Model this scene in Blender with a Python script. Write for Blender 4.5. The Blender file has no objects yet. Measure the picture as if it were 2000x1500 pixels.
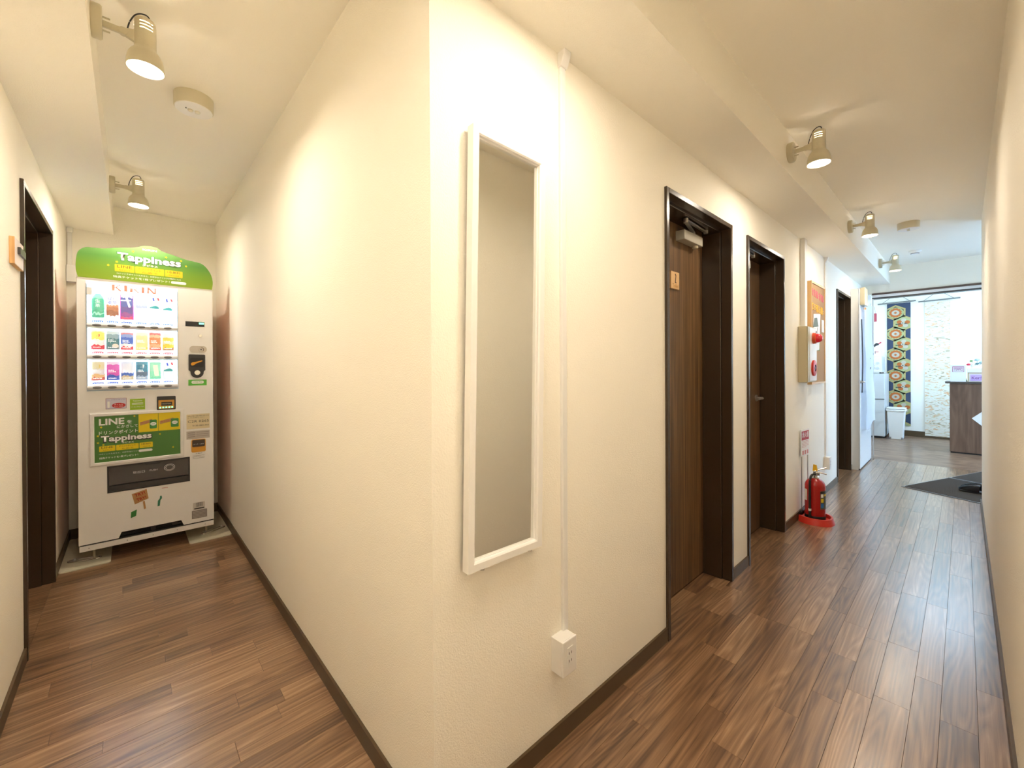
import bpy, bmesh, math, random
from mathutils import Vector, Matrix
random.seed(7)
scene = bpy.context.scene
COL = scene.collection
PI = math.pi

# ------------------------------------------------------------------ camera
F_PX, CY_PX = 811.278, 719.741
YAW, PITCH, ROLL = math.radians(47.40027), math.radians(-0.19470), math.radians(0.31427)
CAM_H = 1.25
fw = Vector((math.cos(YAW)*math.cos(PITCH), math.sin(YAW)*math.cos(PITCH), math.sin(PITCH)))
rt = Vector((math.sin(YAW), -math.cos(YAW), 0))
dn = fw.cross(rt)
rt2 = rt*math.cos(ROLL) + dn*math.sin(ROLL)
dn2 = -rt*math.sin(ROLL) + dn*math.cos(ROLL)
cam_data = bpy.data.cameras.new('camera')
cam = bpy.data.objects.new('camera', cam_data)
COL.objects.link(cam)
m3 = Matrix((rt2, -dn2, -fw)).transposed()
cam.matrix_world = Matrix.Translation((0, 0, CAM_H)) @ m3.to_4x4()
cam_data.sensor_width = 36.0
cam_data.sensor_fit = 'HORIZONTAL'
cam_data.lens = F_PX/2000*36
cam_data.shift_y = -(750-CY_PX)/2000
cam_data.clip_start = 0.01
scene.camera = cam

# ------------------------------------------------------------------ world, exposure
world = bpy.data.worlds.new('world'); scene.world = world
world.use_nodes = True
bg = world.node_tree.nodes['Background']
bg.inputs[0].default_value = (0.62, 0.80, 1.0, 1)
bg.inputs[1].default_value = 1.0
vs = scene.view_settings
vs.view_transform = 'Standard'; vs.look = 'None'; vs.gamma = 1.0; vs.exposure = 0.33
vs.use_curve_mapping = False

scene.cycles.diffuse_bounces = 7; scene.cycles.max_bounces = 8; scene.cycles.glossy_bounces = 3; scene.cycles.adaptive_threshold = 0.2; scene.cycles.use_light_tree = False

LAMP_S = 270.0
LAMP_C = (1.0, 0.865, 0.695)

def daylight(name, loc, rot, sx, sy, power):
    l = bpy.data.lights.new(name, 'AREA'); l.shape = 'RECTANGLE'; l.size = sx; l.size_y = sy
    l.energy = power; l.color = (0.40, 0.66, 1.0)
    o = bpy.data.objects.new(name, l); COL.objects.link(o); o.location = loc; o.rotation_euler = rot
    return o
# daylight entering by the big window and the glazed entrance, both out of view on the right
daylight('window_daylight', (8.65, -2.18, 1.35), (math.radians(90), 0, 0), 2.3, 2.0, 120)
daylight('entrance_daylight', (6.45, -2.18, 1.15), (math.radians(90), 0, 0), .9, 1.9, 22)

# ------------------------------------------------------------------ materials
MATS = {}
def nd(t, typ, **kw):
    n = t.nodes.new(typ)
    for k, v in kw.items(): setattr(n, k, v)
    return n
def mat(name, col, rough=.5, metal=0.0, spec=.5, bump=0, bscale=200, emit=None, estr=1.0, alpha=1.0, coat=0):
    if name in MATS: return MATS[name]
    m = bpy.data.materials.new(name); m.use_nodes = True
    b = m.node_tree.nodes['Principled BSDF']
    b.inputs['Base Color'].default_value = (*col, 1)
    b.inputs['Roughness'].default_value = rough
    b.inputs['Metallic'].default_value = metal
    b.inputs['Specular IOR Level'].default_value = spec
    b.inputs['Alpha'].default_value = alpha
    b.inputs['Coat Weight'].default_value = coat
    if emit:
        b.inputs['Emission Color'].default_value = (*emit, 1); b.inputs['Emission Strength'].default_value = estr
        if estr < 2: m.cycles.emission_sampling = 'NONE'
    if bump:
        t = m.node_tree
        g = nd(t, 'ShaderNodeNewGeometry')
        n = nd(t, 'ShaderNodeTexNoise'); n.inputs['Scale'].default_value = bscale; n.inputs['Detail'].default_value = 1.5
        t.links.new(g.outputs['Position'], n.inputs['Vector'])
        bp = nd(t, 'ShaderNodeBump'); bp.inputs['Strength'].default_value = bump; bp.inputs['Distance'].default_value = .002
        t.links.new(n.outputs['Fac'], bp.inputs['Height']); t.links.new(bp.outputs['Normal'], b.inputs['Normal'])
    MATS[name] = m
    return m
def ramp(t, stops, interp='LINEAR'):
    r = nd(t, 'ShaderNodeValToRGB'); cr = r.color_ramp; cr.interpolation = interp
    while len(cr.elements) > len(stops): cr.elements.remove(cr.elements[-1])
    while len(cr.elements) < len(stops): cr.elements.new(.5)
    for e, (p, c) in zip(cr.elements, stops):
        e.position = p; e.color = (*c, 1)
    return r
def wood(name, stops, sc, rough=.4, along='X', rnd=True, bump=.12, spec=.5, vary=.5, wave=.5, coat=0):
    """procedural wood: streaky grain along one axis, tone per board"""
    m = bpy.data.materials.new(name); m.use_nodes = True; t = m.node_tree; L = t.links
    b = t.nodes['Principled BSDF']
    g = nd(t, 'ShaderNodeNewGeometry'); oi = nd(t, 'ShaderNodeObjectInfo')
    off = nd(t, 'ShaderNodeVectorMath', operation='SCALE'); off.inputs[0].default_value = (31.7, 17.3, 9.1)
    L.new(oi.outputs['Random'], off.inputs['Scale'])
    add = nd(t, 'ShaderNodeVectorMath', operation='ADD'); L.new(g.outputs['Position'], add.inputs[0])
    if rnd: L.new(off.outputs[0], add.inputs[1])
    mp = nd(t, 'ShaderNodeMapping')
    a = sc[0]; c = sc[1]
    mp.inputs['Scale'].default_value = {'X': (a, c, c), 'Y': (c, a, c), 'Z': (c, c, a)}[along]
    L.new(add.outputs[0], mp.inputs[0])
    n1 = nd(t, 'ShaderNodeTexNoise'); n1.inputs['Scale'].default_value = 1; n1.inputs['Detail'].default_value = 6; n1.inputs['Roughness'].default_value = .62; n1.inputs['Distortion'].default_value = .4
    L.new(mp.outputs[0], n1.inputs['Vector'])
    # ring pattern: contour lines of a slow noise, gives cathedral grain
    mp2 = nd(t, 'ShaderNodeMapping')
    mp2.inputs['Scale'].default_value = {'X': (a*.75, c*.20, c*.20), 'Y': (c*.20, a*.75, c*.20), 'Z': (c*.20, c*.20, a*.75)}[along]
    L.new(add.outputs[0], mp2.inputs[0])
    n2 = nd(t, 'ShaderNodeTexNoise'); n2.inputs['Scale'].default_value = 1; n2.inputs['Detail'].default_value = 1.2
    L.new(mp2.outputs[0], n2.inputs['Vector'])
    mu = nd(t, 'ShaderNodeMath', operation='MULTIPLY'); mu.inputs[1].default_value = 13; L.new(n2.outputs['Fac'], mu.inputs[0])
    pp = nd(t, 'ShaderNodeMath', operation='PINGPONG'); pp.inputs[1].default_value = .5; L.new(mu.outputs[0], pp.inputs[0])
    mx = nd(t, 'ShaderNodeMath', operation='MULTIPLY'); mx.inputs[1].default_value = wave; L.new(pp.outputs[0], mx.inputs[0])
    s1 = nd(t, 'ShaderNodeMath', operation='MULTIPLY_ADD'); s1.inputs[1].default_value = 1.0
    L.new(n1.outputs['Fac'], s1.inputs[0]); L.new(mx.outputs[0], s1.inputs[2])
    # board tone
    rr = nd(t, 'ShaderNodeMath', operation='MULTIPLY_ADD'); rr.inputs[1].default_value = vary if rnd else 0; rr.inputs[2].default_value = (-vary/2 if rnd else 0) - wave*.25
    L.new(oi.outputs['Random'], rr.inputs[0])
    s2 = nd(t, 'ShaderNodeMath', operation='ADD'); L.new(s1.outputs[0], s2.inputs[0]); L.new(rr.outputs[0], s2.inputs[1])
    r = ramp(t, stops); L.new(s2.outputs[0], r.inputs[0]); L.new(r.outputs[0], b.inputs['Base Color'])
    b.inputs['Roughness'].default_value = rough; b.inputs['Specular IOR Level'].default_value = spec
    b.inputs['Coat Weight'].default_value = coat; b.inputs['Coat Roughness'].default_value = .24
    bp = nd(t, 'ShaderNodeBump'); bp.inputs['Strength'].default_value = bump; bp.inputs['Distance'].default_value = .001
    L.new(n1.outputs['Fac'], bp.inputs['Height']); L.new(bp.outputs['Normal'], b.inputs['Normal'])
    MATS[name] = m
    return m
def bands(name, stops, e=0.55, axis=2):
    """printed pack: colour bands up the pack (flat print, back-lit)"""
    m = bpy.data.materials.new(name); m.use_nodes = True; t = m.node_tree; L = t.links
    b = t.nodes['Principled BSDF']; tc = nd(t, 'ShaderNodeTexCoord'); sx = nd(t, 'ShaderNodeSeparateXYZ')
    L.new(tc.outputs['Generated'], sx.inputs[0])
    no = nd(t, 'ShaderNodeTexNoise'); no.inputs['Scale'].default_value = 5; no.inputs['Detail'].default_value = 0
    L.new(tc.outputs['Generated'], no.inputs['Vector'])
    ad = nd(t, 'ShaderNodeMath', operation='MULTIPLY_ADD'); ad.inputs[1].default_value = .16
    L.new(no.outputs['Fac'], ad.inputs[0])
    sb = nd(t, 'ShaderNodeMath', operation='SUBTRACT'); sb.inputs[1].default_value = .08
    L.new(sx.outputs[axis], sb.inputs[0]); L.new(sb.outputs[0], ad.inputs[2])
    r = ramp(t, stops, 'CONSTANT'); L.new(ad.outputs[0], r.inputs[0])
    L.new(r.outputs[0], b.inputs['Base Color']); L.new(r.outputs[0], b.inputs['Emission Color'])
    b.inputs['Emission Strength'].default_value = e; m.cycles.emission_sampling = 'NONE'; b.inputs['Roughness'].default_value = .35
    return m

WALL = mat('wallpaper', (.925, .89, .80), .72, bump=.6, bscale=230, spec=.3)
CEIL = mat('ceiling_paper', (.925, .89, .80), .8, bump=.2, bscale=230, spec=.2)
BASE = mat('baseboard_vinyl', (.088, .054, .024), .45)
FRAME = mat('dark_brown_steel', (.042, .025, .013), .27, spec=.6)
WHITE = mat('white_plastic', (.82, .81, .79), .38)
WHITEMET = mat('white_paint_steel', (.80, .79, .79), .30)
IVORY = mat('ivory_steel', (.52, .46, .31), .40)
LAMPW = mat('cream_lamp_enamel', (.62, .57, .42), .35)
BLACK = mat('black_plastic', (.012, .012, .013), .35)
DARK = mat('dark_grey', (.045, .042, .042), .4)
GREY = mat('grey_plastic', (.28, .27, .27), .45)
CHROME = mat('chrome', (.78, .77, .74), .18, metal=1)
STEEL = mat('brushed_steel', (.55, .54, .52), .32, metal=1)
RED = mat('red_enamel', (.42, .012, .010), .25)
REDPL = mat('red_plastic', (.60, .03, .018), .35)
PAPER = mat('white_paper', (.85, .85, .85), .7)
MIRROR = mat('mirror_silver', (.86, .87, .84), .02, metal=1)
FLOORW = wood('walnut_plank', [(.16, (.080, .039, .020)), (.36, (.165, .085, .041)), (.52, (.245, .135, .067)), (.68, (.335, .195, .102)), (.86, (.49, .315, .18))], (1.3, 62), rough=.32, vary=.30, bump=.10, wave=.40, coat=1.0)
FLOORY = wood('walnut_cross_plank', [(.22, (.07, .035, .022)), (.45, (.18, .10, .06)), (.70, (.30, .19, .12)), (.9, (.42, .29, .2))], (1.5, 16), rough=.3, along='Y', rnd=False, bump=.1)
LEAFW = wood('walnut_door_veneer', [(.27, (.042, .021, .009)), (.48, (.125, .066, .026)), (.70, (.235, .135, .055))], (.9, 60), rough=.38, along='Z', rnd=True, vary=.1, bump=.05, wave=.15)
COUNTERW = wood('counter_veneer', [(.25, (.085, .045, .028)), (.5, (.140, .078, .050)), (.75, (.21, .125, .082))], (.8, 14), rough=.4, along='Z', rnd=False, bump=.05, wave=.2)
PINE = wood('pine_block', [(.25, (.50, .26, .09)), (.5, (.66, .40, .17)), (.75, (.78, .54, .27))], (3, 60), rough=.5, along='Z', rnd=False, bump=.05)
CORK = mat('cork', (.44, .27, .13), .85, bump=.6, bscale=500)

# ------------------------------------------------------------------ mesh helpers
def box(bm, x0, x1, y0, y1, z0, z1):
    v = [bm.verts.new((x, y, z)) for x in (x0, x1) for y in (y0, y1) for z in (z0, z1)]
    for f in ((0,1,3,2), (4,6,7,5), (0,4,5,1), (2,3,7,6), (0,2,6,4), (1,5,7,3)):
        bm.faces.new([v[i] for i in f])
    return v
def bevel(bm, w, seg=2):
    bmesh.ops.bevel(bm, geom=bm.edges[:], offset=w, segments=seg, affect='EDGES', profile=.5, clamp_overlap=True)
def BX(x0, x1, y0, y1, z0, z1, bev=0, seg=2):
    bm = bmesh.new(); box(bm, x0, x1, y0, y1, z0, z1)
    if bev: bevel(bm, bev, seg)
    return bm
def BXS(*boxes):
    bm = bmesh.new()
    for b in boxes: box(bm, *b)
    return bm
def lathe(prof, n=28, axis='Z', cen=(0,0,0), bm=None, skip=None):
    bm = bm or bmesh.new(); rings = []
    for r, h in prof:
        if r < 1e-6: rings.append([bm.verts.new(_ax(0, 0, h, axis, cen))])
        else: rings.append([bm.verts.new(_ax(r*math.cos(2*PI*i/n), r*math.sin(2*PI*i/n), h, axis, cen)) for i in range(n)])
    for k in range(len(rings)-1):
        a, b = rings[k], rings[k+1]
        for i in range(n):
            if skip and skip(k, i): continue
            j = (i+1) % n
            if len(a) == 1 and len(b) == 1: continue
            if len(a) == 1: bm.faces.new((a[0], b[j], b[i]))
            elif len(b) == 1: bm.faces.new((a[i], a[j], b[0]))
            else: bm.faces.new((a[i], a[j], b[j], b[i]))
    return bm
def _ax(x, y, h, axis, c):
    p = {'Z': (x, y, h), 'X': (h, x, y), 'Y': (x, h, y)}[axis]
    return (p[0]+c[0], p[1]+c[1], p[2]+c[2])
def cyl(c, r, h0, h1, axis='Z', n=24, bm=None):
    return lathe([(0, h0), (r, h0), (r, h1), (0, h1)], n, axis, c, bm)
def tube(pts, r, n=8, bm=None, closed=False):
    bm = bm or bmesh.new(); pts = [Vector(p) for p in pts]; rings = []; N = len(pts)
    up = Vector((0, 0, 1))
    for i, p in enumerate(pts):
        if closed: d = pts[(i+1) % N]-pts[i-1]
        else: d = pts[min(i+1, N-1)]-pts[max(i-1, 0)]
        d.normalize()
        u = up if abs(d.dot(up)) < .95 else Vector((1, 0, 0))
        a = d.cross(u).normalized(); b = d.cross(a).normalized()
        rings.append([bm.verts.new(p + a*r*math.cos(2*PI*k/n) + b*r*math.sin(2*PI*k/n)) for k in range(n)])
    for i in range(N if closed else N-1):
        A, B = rings[i], rings[(i+1) % N]
        for k in range(n):
            bm.faces.new((A[k], A[(k+1) % n], B[(k+1) % n], B[k]))
    if not closed:
        bm.faces.new(rings[0][::-1]); bm.faces.new(rings[-1])
    return bm
def prism(poly, d0, d1, plane='XZ', bm=None):
    """extrude a polygon; plane XZ -> depth along Y, XY -> depth along Z, YZ -> depth along X"""
    bm = bm or bmesh.new()
    f = {'XZ': lambda a, b, d: (a, d, b), 'XY': lambda a, b, d: (a, b, d), 'YZ': lambda a, b, d: (d, a, b)}[plane]
    A = [bm.verts.new(f(a, b, d0)) for a, b in poly]; B = [bm.verts.new(f(a, b, d1)) for a, b in poly]
    bm.faces.new(A); bm.faces.new(B[::-1]); n = len(poly)
    for i in range(n): bm.faces.new((A[i], B[i], B[(i+1) % n], A[(i+1) % n]))
    return bm
def rrect(x0, x1, z0, z1, r, n=5):
    out = []
    for cx, cz, a0 in ((x1-r, z1-r, 0), (x0+r, z1-r, 90), (x0+r, z0+r, 180), (x1-r, z0+r, 270)):
        for k in range(n+1):
            a = math.radians(a0+90*k/n); out.append((cx+r*math.cos(a), cz+r*math.sin(a)))
    return out
def smooth_curve(pts, n=6):
    out = []; P = [Vector(p) for p in pts]
    for i in range(len(P)-1):
        p0, p1, p2, p3 = P[max(i-1, 0)], P[i], P[i+1], P[min(i+2, len(P)-1)]
        for k in range(n):
            t = k/n
            out.append(.5*((2*p1)+(p2-p0)*t+(2*p0-5*p1+4*p2-p3)*t*t+(3*p1-p0-3*p2+p3)*t**3))
    out.append(P[-1]); return out
def wloc(o):
    v = Vector((0, 0, 0))
    while o: v += o.location; o = o.parent
    return v
def obj(name, bm, m, parent=None, smooth=False, local=False):
    me = bpy.data.meshes.new(name)
    if parent is not None and not local: bmesh.ops.translate(bm, vec=-wloc(parent), verts=bm.verts)
    bmesh.ops.recalc_face_normals(bm, faces=bm.faces)
    bm.to_mesh(me); bm.free()
    if smooth:
        for p in me.polygons: p.use_smooth = True
        try: me.set_sharp_from_angle(angle=math.radians(40))
        except Exception: pass
    me.materials.append(m)
    o = bpy.data.objects.new(name, me); COL.objects.link(o)
    o.parent = parent
    return o
def tag(o, label=None, cat=None, group=None, kind=None):
    if label: o['label'] = label
    if cat: o['category'] = cat
    if group: o['group'] = group
    if kind: o['kind'] = kind
    return o
def thing(name, loc, label, cat, group=None, rz=0):
    o = bpy.data.objects.new(name, None); COL.objects.link(o)
    o.location = loc; o.rotation_euler = (0, 0, rz); o.empty_display_size = .1
    return tag(o, label, cat, group)
def struct(name, bm, m, label=None, smooth=False):
    o = obj(name, bm, m, None, smooth); o['kind'] = 'structure'
    if label: o['label'] = label
    return o
def sroot(name, loc, label=None):
    o = bpy.data.objects.new(name, None); COL.objects.link(o); o.location = loc; o['kind'] = 'structure'
    if label: o['label'] = label
    return o
def copy_tree(o, parent=None):
    c = o.copy(); COL.objects.link(c); c.parent = parent
    for ch in list(o.children): copy_tree(ch, c)
    return c
def text(body, x0, x1, zc, face, m, parent, plane='front', h=None, ext=.0004, bold=0.0, name='lettering', shear=0):
    """lettering fitted to x0..x1 (along the face), centred on zc; face = depth coordinate of the surface"""
    cu = bpy.data.curves.new('txt', 'FONT'); cu.body = body; cu.extrude = 0; cu.offset = bold; cu.shear = shear
    cu.resolution_u = 2
    to = bpy.data.objects.new('txt', cu)
    me = bpy.data.meshes.new_from_object(to)
    bpy.data.objects.remove(to); bpy.data.curves.remove(cu)
    vs_ = [v.co for v in me.vertices]
    if not vs_: return None
    ax, bx_ = min(v.x for v in vs_), max(v.x for v in vs_); ay, by = min(v.y for v in vs_), max(v.y for v in vs_)
    s = (x1-x0)/(bx_-ax); sy = s if h is None else h/(by-ay)
    bm = bmesh.new(); bm.from_mesh(me); bpy.data.meshes.remove(me)
    for v in bm.verts:
        a = x0+(v.co.x-ax)*s; c = zc+(v.co.y-(ay+by)/2)*sy
        if plane == 'front': v.co = (a, face-ext, c)        # faces -y
        elif plane == 'left': v.co = (face+ext, a, c)       # faces +x, reading along +y
        elif plane == 'back': v.co = (face-ext, -a, c)      # faces -x, reading along -y
    return obj(name, bm, m, parent)

# ================================================================== SETTING
XW, YW, YR, XL = .566, .919, -.107, -.341       # wall planes
ZC, ZS = 2.52, 2.30                              # ceiling, soffit underside
XE = 5.52                                        # end of the right corridor wall
XH = 7.25                                        # header across the corridor end
XB = 10.06                                       # back wall of the reception
YBL = 4.49                                       # back wall of the left corridor
YF, YQ = 1.45, -2.2
DOORS = [(1.790, 2.580), (2.838, 3.622), (5.545, 6.325)]
LDOOR = (2.715, 3.640)
ZD = 2.066

# ---- floor: slab with every board of the corridors laid on it
floor = struct('floor', BXS((XL-.16, XH+.05, YR-.1, YW+.2, -.06, -.004), (XL-.16, XW+.1, YW+.2, YBL+.1, -.06, -.004),
                            (XE-.1, XH+.05, YQ-.1, YR-.1, -.06, -.004)), mat('board_joint', (.085, .048, .026), .6),
               'dark walnut board floor of the two corridors')
def lay(x0, x1, y0, y1, seed, widths=(.075, .09, .075, .1)):
    rnd = random.Random(seed); y = y0; k = 0
    while y < y1-.002:
        w = widths[k % len(widths)]; k += 1
        if y1-(y+w) < .03: w = y1-y
        x = x0 - rnd.uniform(0, .5)
        while x < x1-.002:
            ln = rnd.choice((.32, .45, .6, .75, .9))
            a, b = max(x, x0), min(x+ln, x1)
            if x1-b < .07: b = x1
            x = b if b == x1 else x+ln
            if b-a < .03: continue
            g = .0002
            bm = bmesh.new(); t = .0010
            lo = [(a+g, y+g), (b-g, y+g), (b-g, y+w-g), (a+g, y+w-g)]
            vb = [bm.verts.new((px_, py_, -.0045)) for px_, py_ in lo]
            vt = [bm.verts.new((px_, py_, -t)) for px_, py_ in lo]
            h = .0004
            hi = [(a+g+h, y+g+h), (b-g-h, y+g+h), (b-g-h, y+w-g-h), (a+g+h, y+w-g-h)]
            vh = [bm.verts.new((px_, py_, 0)) for px_, py_ in hi]
            bm.faces.new(vh)
            for i in range(4):
                j = (i+1) % 4
                bm.faces.new((vb[i], vb[j], vt[j], vt[i])); bm.faces.new((vt[i], vt[j], vh[j], vh[i]))
            obj('plank', bm, FLOORW, floor)
        y += w
lay(XL, XH+.05, YR, YW, 3)
lay(XL, XW, YW, YBL, 5, (.077, .09, .062, .1, .077))
for i, (a, b) in enumerate(DOORS): lay(a+.026, b-.026, YW, YW+.15, 20+i)
lay(XL-.15, XL, LDOOR[0]+.026, LDOOR[1]-.026, 31)
struct('floor_reception', BXS((XH+.05, XB+.1, YQ-.1, YF+.1, -.06, 0)), FLOORY, 'paler boards laid crosswise in the reception')
struct('floor_entrance', BXS((XE-.1, XH+.05, YQ, YR-.1, -.004, 0), (XE, XH+.05, YR-.1, YR, -.004, 0)), FLOORY, 'boards of the entrance beside the mats')

# ---- walls
def wall_with_doors(lo, hi, doors, d0, d1, along):
    bm = bmesh.new(); cur = lo
    def b(u0, u1, z0, z1, e0=d0, e1=d1):
        if along == 'X': box(bm, u0, u1, e0, e1, z0, z1)
        else: box(bm, min(e0, e1), max(e0, e1), u0, u1, z0, z1)
    back = d0+(d1-d0)*.96
    for u0, u1 in doors:
        b(cur, u0, 0, ZC); b(u0, u1, ZD, ZC); b(u0, u1, 0, ZD, back, d1); cur = u1
    b(cur, hi, 0, ZC)
    return bm
struct('wall_inner_right', wall_with_doors(XW, XH, DOORS, YW, YW+.2, 'X'), WALL, 'cream papered wall with three brown doors')
struct('wall_inner_left', BXS((XW, XW+.1, YW+.2, YBL, 0, ZC)), WALL, 'cream papered wall beside the vending machine corridor')
struct('wall_left', wall_with_doors(YR-.1, YBL, [LDOOR], XL, XL-.2, 'Y'), WALL, 'cream papered wall at the far left')
struct('wall_right', BXS((XL, XE, YR-.1, YR, 0, ZC)), WALL, 'cream papered wall at the far right')
struct('wall_back_left', BXS((XL-.2, XW+.1, YBL, YBL+.1, 0, ZC)), WALL, 'cream wall behind the vending machine')
struct('wall_back', BXS((XB, XB+.1, YQ-.1, YF+.1, 0, ZC)), WALL, 'white back wall of the reception')
struct('wall_reception_left', BXS((XH, XB, YF, YF+.1, 0, ZC), (XH, XH+.1, YW+.2, YF, 0, ZC)), WALL, 'reception side wall behind the open white door')
struct('wall_entrance', BXS((XE-.1, XE, YQ-.1, YR-.1, 0, ZC)), WALL, 'entrance side wall hidden round the right corner')
WX0, WX1, WZ0, WZ1 = 7.45, 9.85, .25, 2.35
EX0, EX1, EZ1 = 5.95, 6.95, 2.15
struct('wall_front', BXS((XE, EX0, YQ-.1, YQ, 0, ZC), (EX0, EX1, YQ-.1, YQ, EZ1, ZC), (EX1, WX0, YQ-.1, YQ, 0, ZC), (WX1, XB, YQ-.1, YQ, 0, ZC), (WX0, WX1, YQ-.1, YQ, 0, WZ0), (WX0, WX1, YQ-.1, YQ, WZ1, ZC)), WALL, 'street side wall with the big window and the glazed entrance')
struct('wall_header', BXS((XH, XH+.10, YQ, YW+.2, 2.19, ZC)), WALL, 'white wall band above the wide opening to the reception')
struct('ceiling', BXS((XL-.2, XB+.1, YQ-.1, YBL+.1, ZC, ZC+.1)), CEIL, 'flat off white ceiling')
struct('soffit_left', BXS((XL, -.088, YR, YBL, ZS, ZC)), WALL, 'boxed beam along the left corridor ceiling')
struct('soffit_right', BXS((XW, XH, .645, YW, ZS, ZC)), WALL, 'boxed beam above the brown doors')

# street window and glazed entrance, both out of view, where the daylight comes from
pane = bpy.data.materials.new('window_glass'); pane.use_nodes = True
t = pane.node_tree; t.nodes.remove(t.nodes['Principled BSDF'])
tr = nd(t, 'ShaderNodeBsdfTransparent'); gl = nd(t, 'ShaderNodeBsdfGlossy'); gl.inputs['Roughness'].default_value = .02
mxs = nd(t, 'ShaderNodeMixShader'); mxs.inputs[0].default_value = .06
t.links.new(tr.outputs[0], mxs.inputs[1]); t.links.new(gl.outputs[0], mxs.inputs[2]); t.links.new(mxs.outputs[0], t.nodes['Material Output'].inputs[0])
def glazed(name, x0, x1, z0, z1, mids, label):
    win = sroot(name, (x0, YQ, z0), label); e = .05
    fr = bmesh.new(); edges = [x0] + mids + [x1]
    box(fr, x0, x1, YQ-.07, YQ-.03, z0, z0+e); box(fr, x0, x1, YQ-.07, YQ-.03, z1-e, z1)
    for k, x in enumerate(edges):
        a = x if k == 0 else (x-e if k == len(edges)-1 else x-e/2)
        box(fr, a, a+e, YQ-.07, YQ-.03, z0+e, z1-e)
    obj('window_frame', fr, STEEL, win)
    for k in range(len(edges)-1):
        a = edges[k]+(e if k == 0 else e/2); b_ = edges[k+1]-(e if k == len(edges)-2 else e/2)
        obj('pane', BXS((a, b_, YQ-.055, YQ-.049, z0+e, z1-e)), pane, win)
glazed('window_1', WX0, WX1, WZ0, WZ1, [8.65], 'big aluminium framed street window of the reception')
glazed('door_5', EX0, EX1, 0, EZ1, [6.45], 'glazed street entrance beside the mats')

# ---- baseboards
BH, BT = .062, .009
def bb(name, boxes): struct(name, BXS(*boxes), BASE, 'brown vinyl baseboard')
segs = []; cur = XW-BT
for a, b_ in DOORS: segs.append((cur, a, YW-BT, YW, 0, BH)); cur = b_
segs.append((cur, 6.365, YW-BT, YW, 0, BH))
bb('baseboard_inner_right', segs)
bb('baseboard_inner_left', [(XW-BT, XW, YW, YBL-BT, 0, BH)])
bb('baseboard_left', [(XL, XL+BT, YR+BT, LDOOR[0], 0, BH), (XL, XL+BT, LDOOR[1], YBL-BT, 0, BH)])
bb('baseboard_right', [(XL+BT, XE, YR, YR+BT, 0, BH)])
bb('baseboard_back_left', [(XL, XW, YBL-BT, YBL, 0, BH)])
bb('baseboard_back', [(XB-BT, XB, YQ, YF, 0, .10)])

# ---- header trims over the opening to the reception
struct('trim_1', BXS((XH-.018, XH, -1.5, .822, 2.172, 2.196)), mat('brown_trim', (.10, .06, .045), .45), 'brown wooden strip over the reception opening')
struct('trim_2', BXS((XH-.010, XH+.10, -1.5, .822, 2.140, 2.172)), WHITEMET, 'white sliding door track')
struct('trim_3', BXS((XH-.004, XH+.09, -1.5, .822, 2.122, 2.140)), DARK, 'dark lower edge of the sliding door track')
struct('trim_4', BXS((XH-.014, XH+.004, .806, .820, 0, 2.122)), STEEL, 'slim metal upright at the edge of the reception opening')

# ---- doors
def door(name, u0, u1, side, label, closer=None, lever=None):
    root = sroot(name, (u0, YW, 0) if side == 'R' else (XL, u0, 0), label)
    def B(bm, a, b_, d0, d1, z0, z1):
        if side == 'R': box(bm, a, b_, YW+d0, YW+d1, z0, z1)
        else: box(bm, XL-d1, XL-d0, a, b_, z0, z1)
    bm = bmesh.new(); w = .024; s = .036
    B(bm, u0, u0+w, -.012, .043, 0, ZD); B(bm, u1-w, u1, -.012, .043, 0, ZD); B(bm, u0+w, u1-w, -.012, .043, ZD-w, ZD)
    bevel(bm, .0015, 1)
    obj('door_frame', bm, FRAME, root)
    bm = bmesh.new()
    B(bm, u0, u0+s, .043, .15, 0, ZD); B(bm, u1-s, u1, .043, .15, 0, ZD); B(bm, u0+s, u1-s, .043, .15, ZD-s, ZD)
    bevel(bm, .003, 2)
    obj('door_stop', bm, FRAME, root)
    bm = bmesh.new(); B(bm, u0+.006, u1-.006, .150, .185, .006, ZD-.01)
    leaf = obj('door_leaf', bm, LEAFW, root)
    if lever:
        lx, lz, dr = lever
        y = YW+.15
        bm = cyl((lx, 0, lz), .024, y-.008, y, 'Y', 20); tube([(lx, y-.008, lz), (lx, y-.045, lz)], .010, 10, bm)
        tube(smooth_curve([(lx, y-.045, lz), (lx+dr*.03, y-.050, lz), (lx+dr*.11, y-.046, lz)], 4), .008, 10, bm)
        obj('lever_handle', bm, STEEL, leaf, True)
    if closer:
        cx = closer; y = YW+.15
        cl = obj('door_closer', BX(cx, cx+.232, y-.051, y, 1.938, 1.990, .003), mat('silver_grey_paint', (.45, .43, .36), .4), leaf)
        bm = tube([(cx+.17, y-.025, 1.993), (cx+.17, y-.025, 2.012)], .010, 10)
        def bar(p, q, w, h):
            p, q = Vector(p), Vector(q); d = (q-p).normalized(); n = Vector((-d.y, d.x, 0))*w
            vs4 = [bm.verts.new(c + Vector((0, 0, dz))) for dz in (-h, h) for c in (p+n, q+n, q-n, p-n)]
            for f in ((3,2,1,0), (4,5,6,7), (0,1,5,4), (1,2,6,5), (2,3,7,6), (3,0,4,7)): bm.faces.new([vs4[i] for i in f])
        bar((cx+.17, y-.025, 2.010), (cx-.048, y-.080, 2.010), .009, .004)
        bar((cx-.048, y-.080, 2.020), (cx+.24, y-.064, 2.020), .007, .004)
        cyl((cx-.048, y-.080, 0), .012, 2.004, 2.027, 'Z', 16, bm); cyl((cx+.24, y-.064, 0), .012, 2.012, 2.030, 'Z', 16, bm)
        obj('closer_arm', bm, STEEL, cl)
        obj('closer_cap', cyl((cx+.185, y-.026, 0), .016, 1.925, 1.938, 'Z', 18), LAMPW, cl)
    return root
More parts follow.
